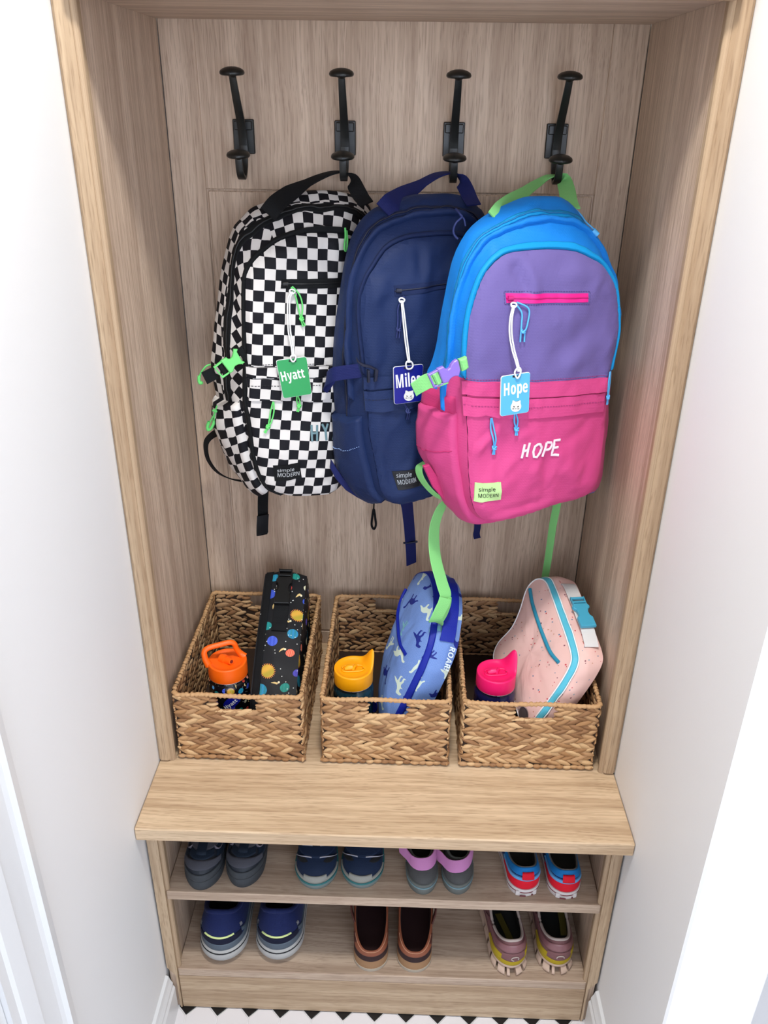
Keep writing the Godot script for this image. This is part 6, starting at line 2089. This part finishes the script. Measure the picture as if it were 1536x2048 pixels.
# ---------------------------------------------------------------- shoes
# Own axes: heel at z = 0, toe towards -z, the ground at y = 0. phi runs round the shoe from the heel (0) over its right side to the toe (PI).
class Shoe:
	var L := 0.2
	var W := 0.036
	var heel_w := 0.86
	var heel_r := 0.17
	var toe_r := 0.30
	var y0h := 0.022
	var y0t := 0.018
	var hc := 0.062
	var hs := 0.050
	var hf := 0.062
	var toe_h := 0.040
	var cs := 0.30       # place and size of the opening
	var cl := 0.25
	var cw := 0.60
	var bend := 0.0
	var lean := 0.0      # how far the heel counter leans in at its top
	func hw(s: float) -> float:
		var p := lerpf(heel_w, 0.88, smoothstep(0.0, 0.40, s)) + 0.12 * smoothstep(0.40, 0.68, s) - 0.06 * smoothstep(0.70, 1.0, s)
		var h := 1.0 - clampf(s / heel_r, 0.0, 1.0)
		var t := clampf((s - 1.0 + toe_r) / toe_r, 0.0, 1.0)
		return W * p * sqrt(maxf(0.0, 1.0 - h * h)) * pow(maxf(0.0, 1.0 - t * t), 0.5)
	func ground(phi: float, k := 1.0) -> Vector3:
		var s := (1.0 - cos(phi)) / 2.0
		var x := hw(s) * signf(sin(phi)) * k
		if absf(sin(phi)) < 1e-5:
			x = 0.0
		var z := -L * (0.5 + (s - 0.5) * lerpf(1.0, k, 0.35))
		return Vector3(x + bend * s * s, 0, z)
	func y0(phi: float) -> float:
		return lerpf(y0h, y0t, (1.0 - cos(phi)) / 2.0)
	func top(phi: float) -> Vector3:
		var s := (1.0 - cos(phi)) / 2.0
		var q := Vector3(signf(sin(phi)) * pow(absf(sin(phi)), 0.72) * W * cw, 0, -L * (cs - cos(phi) * cl))
		q.z += -L * lean * (1.0 - s)
		var y := lerpf(hc, hf, smoothstep(0.0, 1.0, s)) - (0.5 * (hc + hf) - hs) * pow(absf(sin(phi)), 2.0)
		return Vector3(q.x + bend * 0.1, y, q.z)
	func P(phi: float, t: float, off := 0.0) -> Vector3:
		var b := ground(phi, 0.95) + Vector3(0, y0(phi), 0)
		var e := top(phi)
		var s := (1.0 - cos(phi)) / 2.0
		var c := b + Vector3(0, lerpf((e.y - b.y) * 0.62, toe_h, smoothstep(0.35, 0.95, s)), 0) + Vector3(sin(phi) * W * 0.06, 0, 0.004 * cos(phi))
		var q := b * (1 - t) * (1 - t) + c * 2 * t * (1 - t) + e * t * t
		if off != 0.0:
			q += N(phi, t) * off
		return q
	func N(phi: float, t: float) -> Vector3:
		var a := P(phi + 0.02, t) - P(phi - 0.02, t)
		var d := P(phi, minf(t + 0.02, 1.0)) - P(phi, maxf(t - 0.02, 0.0))
		var n := a.cross(d).normalized()
		var o := P(phi, t) - Vector3(0, 0.01, -L * 0.45)
		if n.dot(o) < 0:
			n = -n
		return n
	func band(mb, p0: float, p1: float, t0: float, t1: float, off := 0.0, nt := 5, lens := 0.0, sag := 0.0, tilt := 0.0) -> void:
		var rows := []
		var m := maxi(6, int(absf(p1 - p0) / 0.055))
		var js := []
		for j in nt + 1:
			js.append([float(j) / nt, off])
		if off > 0.0:
			js.push_front([0.0, -0.0008]); js.append([1.0, -0.0008])
		for j in js:
			var r := PackedVector3Array()
			for i in m + 1:
				var f := float(i) / m
				var k := lerpf(1.0, sin(PI * clampf(f, 0.02, 0.98)), lens)
				var mid := 0.5 * (t0 + t1) + sag * (1.0 - sin(PI * f)) + tilt * f * f
				var t := mid + (t1 - t0) * 0.5 * k * (2.0 * (j[0] as float) - 1.0)
				r.append(P(lerpf(p0, p1, f), clampf(t, 0.0, 1.0), j[1]))
			rows.append(r)
		mb.grid(rows)
	func sole(mb, k0: float, k1: float, ya: float, yb: float, grow := 0.0) -> void:
		# a slice of the sole between two shares of its height; k = spread at the bottom and the top
		var rows := []
		for j in 7:
			var f := j / 6.0
			var r := PackedVector3Array()
			for i in 72:
				var phi := TAU * i / 72.0
				var k := lerpf(k0, k1, f) + grow * sin(PI * f)
				var q := ground(phi, k)
				q.z += (lerpf(k0, k1, f) - 1.0 + grow * sin(PI * f)) * W * cos(phi) * 0.8
				q.y = lerpf(ya, yb, f) * y0(phi)
				r.append(q)
			rows.append(r)
		mb.grid(rows, [], true)
		mb.fan(rows[0]); mb.fan(rows[6])
	func lining(mb, depth: float) -> void:
		var rows := []
		for j in 8:
			var f := j / 7.0
			var r := PackedVector3Array()
			for i in 60:
				var phi := TAU * i / 60.0
				var e := top(phi)
				var g := ground(phi, 0.80) + Vector3(0, y0(phi) + 0.004, 0)
				var k := pow(f, 0.8) * depth
				r.append(Vector3(lerpf(e.x, g.x, k * 0.8), lerpf(e.y - 0.0008, g.y, minf(f * 1.02, 1.0)), lerpf(e.z, g.z, k * (0.15 if cos(phi) > 0 else 0.9))))
			rows.append(r)
		mb.grid(rows, [], true)
		mb.fan(rows[7])
	func rim(mb, r: float, t := 1.0) -> void:
		var path := PackedVector3Array()
		for i in 56:
			path.append(P(TAU * i / 56.0, t))
		mb.tube(path, r, 8, true)

func shoe(label: String, group: String, S: Shoe, at: Vector3, yaw: float, toe_front: bool) -> Node3D:
	var b := Basis(Vector3.UP, yaw + (PI if toe_front else 0.0))
	var p := at
	if toe_front:
		p = at + b * Vector3(0, 0, S.L)      # at = where the toe ends
		p = at - b * Vector3(0, 0, -S.L)
	return thing("shoe", label, "shoe", Transform3D(b, p), group)

func part(t: Node3D, called: String, m: Material, f: Callable) -> MeshInstance3D:
	var mb := MB.new()
	f.call(mb)
	return obj(called, mb, m, t)

func build_shoes() -> void:
	var up := 0.3092
	var lo := 0.1090
	shoes_navy_kids(up)
	shoes_velcro(up)
	shoes_grey_pink(up)
	shoes_red_blue(up)
	shoes_blue_runner(lo)
	shoes_tan_sandal(lo)
	shoes_mauve(lo)

func shoes_navy_kids(y: float) -> void:
	var dark := mat(Color(0.085, 0.115, 0.16), 0.6)
	var navy := cloth(Color(0.07, 0.12, 0.18), 0.7, 0.2)
	var grey := cloth(Color(0.27, 0.275, 0.31), 0.7, 0.2)
	var soleg := mat(Color(0.195, 0.215, 0.235), 0.7)
	var says := ["dark navy kids sneaker nearest the left side panel, toe forward on the upper shelf", "dark navy kids sneaker turned slightly outward, beside its mate on the upper shelf"]
	for i in 2:
		var s := Shoe.new()
		s.L = 0.16; s.W = 0.0322; s.y0h = 0.020; s.y0t = 0.021; s.hc = 0.062; s.hs = 0.046; s.hf = 0.054; s.toe_h = 0.030; s.cl = 0.28; s.cs = 0.34; s.cw = 0.68; s.toe_r = 0.26
		var t := shoe(says[i], "navy kids sneakers", s, [Vector3(-0.3085, y, 0.463), Vector3(-0.2405, y, 0.455)][i], [0.0, -0.05][i], true)
		part(t, "sole", soleg, func(mb): s.sole(mb, 0.98, 1.02, 0.0, 1.0, 0.03))
		part(t, "upper", dark, func(mb): s.band(mb, 0, TAU, 0.0, 1.0, 0.0, 14))
		part(t, "lining", mat(Color(0.09, 0.09, 0.07), 0.9), func(mb): s.lining(mb, 0.8))
		part(t, "toe_bumper", soleg, func(mb): s.band(mb, PI - 1.25, PI + 1.25, 0.0, 0.24, 0.0022, 5, 0.25))
		part(t, "toe_overlay", grey, func(mb): s.band(mb, PI - 0.95, PI + 0.95, 0.36, 0.60, 0.0028, 5, 0.35, -0.10))
		part(t, "side_overlay", navy, func(mb): s.band(mb, PI - 1.9, PI - 0.75, 0.30, 0.95, 0.0020, 5, 0.3))
		part(t, "side_overlay", navy, func(mb): s.band(mb, PI + 0.75, PI + 1.9, 0.30, 0.95, 0.0020, 5, 0.3))
		part(t, "vamp", navy, func(mb): s.band(mb, PI - 0.62, PI + 0.62, 0.60, 0.80, 0.0024, 5, 0.15))
		part(t, "tongue", grey, func(mb): s.band(mb, PI - 1.05, PI + 1.05, 0.78, 1.0, 0.0024, 5, 0.1))
		part(t, "pull_tab", navy, func(mb): s.band(mb, PI - 0.20, PI + 0.20, 0.70, 0.97, 0.0046, 4))
		for sgn in [-1, 1]:
			part(t, "piping", mat(Color(0.42, 0.40, 0.44), 0.7), func(mb): s.band(mb, PI + sgn * 0.62, PI + sgn * 1.35, 0.62, 0.66, 0.0034, 2, 0.0, 0.18 if sgn > 0 else 0.18))

func shoes_velcro(y: float) -> void:
	var navy := cloth(Color(0.075, 0.135, 0.235), 0.75, 0.25)
	var says := ["navy closed toe kids sandal on the left of its pair, grey toe bumper", "navy closed toe kids sandal on the right of its pair, grey toe bumper"]
	for i in 2:
		var s := Shoe.new()
		s.L = 0.15; s.W = 0.0362; s.y0h = 0.015; s.y0t = 0.015; s.hc = 0.055; s.hs = 0.044; s.hf = 0.050; s.toe_h = 0.028; s.cl = 0.25; s.cs = 0.32; s.toe_r = 0.26
		var t := shoe(says[i], "navy kids sandals", s, [Vector3(-0.1143, y, 0.454), Vector3(-0.0385, y, 0.4495)][i], [0.03, -0.05][i], true)
		part(t, "sole", mat(Color(0.46, 0.50, 0.49), 0.7), func(mb): s.sole(mb, 0.97, 1.02, 0.0, 1.0, 0.02))
		part(t, "sole_edge", mat(Color(0.16, 0.42, 0.43), 0.6), func(mb): s.sole(mb, 1.035, 1.035, 0.80, 1.05, 0.0))
		part(t, "upper", navy, func(mb): s.band(mb, 0, TAU, 0.0, 1.0, 0.0, 14))
		part(t, "lining", mat(Color(0.05, 0.06, 0.08), 0.9), func(mb): s.lining(mb, 0.8))
		part(t, "toe_bumper", mat(Color(0.55, 0.55, 0.52), 0.7), func(mb):
			s.band(mb, PI - 1.1, PI + 1.1, 0.0, 0.14, 0.0022, 4, 0.5)
			s.band(mb, PI - 0.42, PI + 0.42, 0.04, 0.26, 0.0026, 4, 0.12))
		for sgn in [-1, 1]:
			part(t, "cut_out", mat(Color(0.015, 0.018, 0.03), 0.9), func(mb): s.band(mb, PI + sgn * 0.34, PI + sgn * 1.0, 0.50, 0.66, 0.0006, 4, 0.9, 0.0, -0.16))
			part(t, "stitching", mat(Color(0.62, 0.62, 0.66), 0.7), func(mb): s.band(mb, PI + sgn * 0.16, PI + sgn * 1.12, 0.668, 0.684, 0.0030, 2, 0.0, 0.0, -0.30))
			part(t, "stitching", mat(Color(0.50, 0.52, 0.58), 0.7), func(mb): s.band(mb, PI + sgn * 0.16, PI + sgn * 1.15, 0.86, 0.874, 0.0042, 2, 0.0, 0.0, -0.22))
		part(t, "strap", navy, func(mb): s.band(mb, PI - 1.5, PI + 1.5, 0.67, 0.88, 0.0028, 5, 0.0, -0.10))
		part(t, "strap", navy, func(mb): s.band(mb, PI - 1.6, PI + 1.6, 0.90, 1.0, 0.0020, 4))

func shoes_grey_pink(y: float) -> void:
	var grey := cloth(Color(0.285, 0.285, 0.285), 0.7, 0.2)
	var rubber := mat(Color(0.37, 0.385, 0.37), 0.75)
	var pink := cloth(Color(0.76, 0.50, 0.70), 0.7, 0.3)
	var says := ["grey kids shoe with a pink strap fastened straight, left one of its pair", "grey kids shoe with its pink strap folded slantwise, right one of its pair"]
	for i in 2:
		var s := Shoe.new()
		s.L = 0.135; s.W = 0.0263; s.y0h = 0.017; s.y0t = 0.017; s.hc = 0.058; s.hs = 0.044; s.hf = 0.046; s.toe_h = 0.022; s.cl = 0.34; s.cs = 0.395; s.cw = 0.80; s.toe_r = 0.24
		var t := shoe(says[i], "grey kids shoes with pink straps", s, [Vector3(0.0690, y, 0.4570), Vector3(0.1250, y, 0.4545)][i], [0.08, -0.06][i], true)
		part(t, "sole", rubber, func(mb): s.sole(mb, 0.98, 1.03, 0.0, 1.0, 0.02))
		part(t, "sole_line", mat(Color(0.42, 0.53, 0.56), 0.6), func(mb): s.sole(mb, 1.045, 1.045, 0.90, 1.06, 0.0))
		part(t, "toe_bumper", rubber, func(mb): s.band(mb, PI - 1.3, PI + 1.3, 0.0, 0.16, 0.0020, 4, 0.3))
		part(t, "upper", grey, func(mb): s.band(mb, 0, TAU, 0.0, 1.0, 0.0, 14))
		part(t, "lining", mat(Color(0.05, 0.07, 0.07), 0.9), func(mb): s.lining(mb, 0.85))
		part(t, "collar", mat(Color(0.36, 0.38, 0.37), 0.8), func(mb): s.rim(mb, 0.0022))
		# strap over the instep
		var path := PackedVector3Array()
		var wv := PackedVector3Array()
		var a0: float = [-1.35, -1.2][i]
		var a1: float = [1.55, 1.6][i]
		for k in 19:
			var f := k / 18.0
			var phi := PI + lerpf(a0, a1, f)
			var tt := lerpf(0.80, 0.86, f) if i == 0 else lerpf(0.62, 0.97, f)
			var q := s.P(phi, tt, 0.0045)
			if f < 0.14:
				q += Vector3((0.14 - f) * 0.075, 0.002, 0)
			path.append(q)
			wv.append(Vector3(0.05, 0.66, 0.74).normalized() * 0.0098)
		part(t, "strap", pink, func(mb): mb.ribbon(path, wv, 0.0028))

func shoes_red_blue(y: float) -> void:
	var white := mat(Color(0.80, 0.77, 0.76), 0.6)
	var red := cloth(Color(0.80, 0.035, 0.14), 0.7, 0.25)
	var blue := cloth(Color(0.06, 0.42, 0.68), 0.7, 0.25)
	var pale := cloth(Color(0.36, 0.60, 0.80), 0.7, 0.2)
	var prt := cloth(Color(0.07, 0.16, 0.36), 0.7, 0.2)
	var says := ["blue and red kids sneaker with white sole, left one of its pair, heel forward", "blue and red kids sneaker with white sole, nearest the right side panel"]
	for i in 2:
		var s := Shoe.new()
		s.L = 0.17; s.W = 0.0305; s.heel_w = 0.90; s.y0h = 0.019; s.y0t = 0.016; s.hc = 0.060; s.hs = 0.048; s.hf = 0.068; s.toe_h = 0.034; s.cw = 0.74; s.cl = 0.28; s.cs = 0.34; s.lean = 0.0
		var t := shoe(says[i], "blue and red kids sneakers", s, [Vector3(0.2410, y, 0.4545), Vector3(0.3075, y, 0.4575)][i], [0.10, 0.04][i], false)
		part(t, "sole", white, func(mb): s.sole(mb, 0.97, 1.03, 0.0, 1.0, 0.02))
		part(t, "sole_line", mat(Color(0.42, 0.10, 0.14), 0.6), func(mb): s.sole(mb, 1.038, 1.040, 0.62, 0.70, 0.0))
		part(t, "heel_plate", white, func(mb): s.sole(mb, 1.05, 1.045, 0.25, 0.78, 0.0)).scale = Vector3(0.62, 1, 0.10)
		part(t, "sole_marks", mat(Color(0.40, 0.12, 0.16), 0.6), func(mb):
			mb.tube(PackedVector3Array([Vector3(-0.012, 0.0085, 0.0030), Vector3(-0.002, 0.0080, 0.0042)]), 0.0012, 6)
			mb.tube(PackedVector3Array([Vector3(0.0085, 0.0085, 0.0030), Vector3(0.0095, 0.0105, 0.0030)]), 0.0013, 6)).set_meta("kind", "stuff")
		part(t, "upper", prt, func(mb): s.band(mb, 0, TAU, 0.0, 1.0, 0.0, 14))
		part(t, "heel_panel", red, func(mb): s.band(mb, -1.25, 1.25, 0.0, 0.50, 0.0014, 6, 0.25))
		part(t, "heel_piping", pale, func(mb): s.band(mb, -1.35, 1.35, 0.44, 0.58, 0.0026, 4, 0.0, 0.0))
		part(t, "collar", blue, func(mb): s.band(mb, -2.0, 2.0, 0.66, 1.0, 0.0022, 6, 0.15))
		part(t, "heel_tab", red, func(mb): s.band(mb, -0.20, 0.20, 0.52, 0.82, 0.0050, 4))
		part(t, "lining", mat(Color(0.17, 0.17, 0.17), 0.9), func(mb): s.lining(mb, 0.8))
		part(t, "collar_edge", mat(Color(0.38, 0.38, 0.38), 0.8), func(mb): s.rim(mb, 0.0017))

func shoes_blue_runner(y: float) -> void:
	var foam := mat(Color(0.66, 0.655, 0.645), 0.7)
	var knit := cloth(Color(0.075, 0.12, 0.30), 0.8, 0.3)
	var slate := mat(Color(0.31, 0.36, 0.41), 0.6)
	var deep := cloth(Color(0.055, 0.075, 0.17), 0.8, 0.2)
	var says := ["large navy running shoe with thick pale sole, nearest the left side panel", "large navy running shoe with thick pale sole, right one of its pair"]
	for i in 2:
		var s := Shoe.new()
		s.L = 0.285; s.W = 0.0464; s.heel_w = 0.93; s.y0h = 0.036; s.y0t = 0.028; s.hc = 0.112; s.hs = 0.085; s.hf = 0.105; s.toe_h = 0.040; s.cw = 0.66; s.cl = 0.17; s.cs = 0.225; s.lean = 0.02
		var t := shoe(says[i], "navy running shoes", s, [Vector3(-0.2895, y, 0.4560), Vector3(-0.1880, y, 0.4505)][i], [0.0, 0.0][i], false)
		part(t, "outsole", M.ink, func(mb): s.sole(mb, 0.84, 0.88, 0.0, 0.10, 0.0))
		part(t, "midsole", foam, func(mb): s.sole(mb, 0.90, 0.96, 0.03, 1.04, 0.12))
		part(t, "midsole_line", M.ink, func(mb): s.sole(mb, 1.030, 1.018, 0.80, 0.85, 0.0)).scale = Vector3(1.0, 1, 1)
		part(t, "upper", knit, func(mb): s.band(mb, 0, TAU, 0.0, 1.0, 0.0, 14))
		part(t, "heel_overlay", slate, func(mb):
			s.band(mb, -2.2, 2.2, 0.0, 0.17, 0.0016, 5, 0.0, 0.05)
			s.band(mb, -1.5, -0.62, 0.10, 0.22, 0.0018, 4, 0.0, 0.18)
			s.band(mb, 0.62, 1.5, 0.10, 0.22, 0.0018, 4, 0.0, 0.18))
		part(t, "heel_counter", deep, func(mb): s.band(mb, -0.62, 0.62, 0.17, 0.36, 0.0012, 5, 0.2))
		part(t, "reflective_stripe", mat(Color(0.86, 0.92, 0.62), 0.4), func(mb): s.band(mb, -0.40, 0.40, 0.345, 0.375, 0.0022, 2, 0.0, 0.02))
		for sgn in [-1, 1]:
			part(t, "reflective_mark", mat(Color(0.50, 0.50, 0.52), 0.5), func(mb): s.band(mb, sgn * 0.62, sgn * 0.70, 0.44, 0.53, 0.0018, 2, 0.0))
		part(t, "lining", mat(Color(0.03, 0.035, 0.07), 0.95), func(mb): s.lining(mb, 0.8))
		part(t, "collar", knit, func(mb): s.rim(mb, 0.0045))

func shoes_tan_sandal(y: float) -> void:
	var cork := mat(Color(0.60, 0.455, 0.32), 0.8)
	var pale := mat(Color(0.70, 0.655, 0.59), 0.7)
	var wine := mat(Color(0.16, 0.045, 0.055), 0.8)
	var tan_ := mat(Color(0.52, 0.285, 0.185), 0.6)
	var dk := mat(Color(0.30, 0.125, 0.095), 0.6)
	var says := ["tan strap sandal with dark red footbed, left one of its pair", "tan strap sandal with dark red footbed, right one of its pair"]
	for i in 2:
		var s := Shoe.new()
		var m := -1.0 if i == 0 else 1.0
		s.L = 0.22; s.W = 0.0340; s.heel_w = 0.98; s.heel_r = 0.15; s.y0h = 0.027; s.y0t = 0.018; s.hc = 0.058; s.hs = 0.070; s.hf = 0.075; s.toe_h = 0.034; s.cw = 0.84; s.cl = 0.30; s.cs = 0.335; s.lean = -0.03
		var t := shoe(says[i], "tan strap sandals", s, [Vector3(-0.0185, y, 0.4620), Vector3(0.0580, y, 0.4610)][i], [0.04, -0.03][i], false)
		part(t, "outsole", pale, func(mb): s.sole(mb, 0.97, 0.99, 0.0, 0.30, 0.0))
		part(t, "cork_sole", cork, func(mb): s.sole(mb, 0.97, 0.96, 0.26, 1.0, 0.01))
		part(t, "heel_cup", wine, func(mb): s.band(mb, -1.5, 1.5, 0.0, 1.0, 0.0, 8))
		part(t, "vamp", tan_, func(mb): s.band(mb, 1.5, TAU - 1.5, 0.0, 1.0, 0.0, 10))
		part(t, "footbed", wine, func(mb): s.lining(mb, 1.0))
		part(t, "heel_strap", tan_, func(mb): s.band(mb, -1.9, 1.9, 0.58, 1.0, 0.0022, 6, 0.0, 0.0))
		part(t, "stitching", mat(Color(0.78, 0.60, 0.48), 0.8), func(mb): s.band(mb, -1.0, 1.0, 0.93, 0.945, 0.0030, 2))
		part(t, "maker_patch", dk, func(mb): s.band(mb, m * 0.72, m * 1.02, 0.70, 0.90, 0.0032, 3))
		part(t, "strap_flap", dk, func(mb): mb.ribbon(p3([m * 0.030, 0.062, -0.058, m * 0.0355, 0.072, -0.070, m * 0.038, 0.080, -0.088, m * 0.034, 0.088, -0.110]), p3([0, 0.006, 0.008, 0, 0.008, 0.010, 0, 0.009, 0.010, 0, 0.009, 0.010]), 0.003))

func shoes_mauve(y: float) -> void:
	var cream := mat(Color(0.76, 0.655, 0.58), 0.7)
	var mauve := cloth(Color(0.46, 0.315, 0.32), 0.75, 0.25)
	var shiny := mat(Color(0.50, 0.335, 0.35), 0.3)
	var mustard := cloth(Color(0.66, 0.565, 0.10), 0.75, 0.25)
	var rimc := mat(Color(0.70, 0.64, 0.61), 0.8)
	var says := ["mauve and mustard running shoe with chunky cream sole, left one of its pair", "mauve and mustard running shoe with chunky cream sole, nearest the right side panel"]
	for i in 2:
		var s := Shoe.new()
		s.L = 0.245; s.W = 0.0350; s.heel_w = 0.95; s.y0h = 0.026; s.y0t = 0.024; s.hc = 0.076; s.hs = 0.058; s.hf = 0.082; s.toe_h = 0.036; s.cw = 0.72; s.cl = 0.24; s.cs = 0.285; s.lean = 0.01
		var t := shoe(says[i], "mauve running shoes", s, [Vector3(0.2345, y, 0.4580), Vector3(0.3150, y, 0.4530)][i], [0.13, 0.03][i], false)
		part(t, "midsole", cream, func(mb): s.sole(mb, 0.90, 0.96, 0.48, 1.05, 0.05))
		# hollow sole pods round the edge, with a notch at the heel
		for k in 22:
			var a0 := 0.10 + TAU * k / 22.0
			var a1 := a0 + TAU / 22.0 - (0.07 if k > 0 and k < 21 else 0.09)
			if k == 21:
				a1 = TAU - 0.10
			part(t, "sole_pod", cream, func(mb):
				var rows := []
				for q in [[0.62, 0.55, 0.5], [0.97, 0.55, 1.0], [1.06, 0.30, 1.0], [1.03, 0.05, 1.0], [0.96, 0.0, 1.0], [0.60, 0.0, 0.6]]:
					var r := PackedVector3Array()
					for z in 6:
						var phi := lerpf(a0, a1, z / 5.0)
						var g := s.ground(phi, q[0])
						g.z += (q[0] - 1.0) * s.W * cos(phi) * 0.8
						g.y = q[1] * s.y0(phi)
						r.append(g)
					rows.append(r)
				mb.grid(rows)
				for e in [0, 5]:
					var ring := PackedVector3Array()
					for r in rows:
						ring.append(r[e])
					mb.fan(ring))
		part(t, "upper", mauve, func(mb): s.band(mb, 0, TAU, 0.0, 1.0, 0.0, 14))
		part(t, "heel_panel", mustard, func(mb):
			s.band(mb, -0.95, 0.95, 0.0, 0.20, 0.0014, 4, 0.1)
			s.band(mb, -1.05, -0.40, 0.06, 0.38, 0.0016, 4, 0.3, 0.04)
			s.band(mb, 0.40, 1.05, 0.06, 0.38, 0.0016, 4, 0.3, 0.04))
		part(t, "heel_patch", mauve, func(mb): s.band(mb, -0.40, 0.40, 0.20, 0.52, 0.0018, 4, 0.2))
		part(t, "collar_band", shiny, func(mb): s.band(mb, -1.5, 1.5, 0.56, 0.84, 0.0022, 5, 0.1))
		part(t, "emblem", rimc, func(mb):
			var path := PackedVector3Array()
			for k in 15:
				var an := lerpf(-0.6, 4.4, k / 14.0) if i == 0 else lerpf(-0.2, 3.4, k / 14.0)
				path.append(s.P(0.02 + 0.11 * cos(an), 0.34 + 0.075 * sin(an), 0.0028))
			mb.tube(path, 0.0010, 6))
		part(t, "lining", mat(Color(0.11, 0.115, 0.115), 0.9), func(mb): s.lining(mb, 0.8))
		part(t, "insole_stripe", mat(Color(0.30, 0.27, 0.03), 0.9), func(mb): mb.ribbon(p3([0.006, 0.0365, -0.030, 0.002, 0.0345, -0.06, -0.006, 0.034, -0.10]) if i == 0 else p3([0.016, 0.044, -0.045, 0.019, 0.044, -0.07, 0.02, 0.044, -0.10]), p3([0.006, 0, 0, 0.006, 0, 0, 0.006, 0, 0]), 0.001))
		part(t, "collar", rimc, func(mb): s.rim(mb, 0.0026))
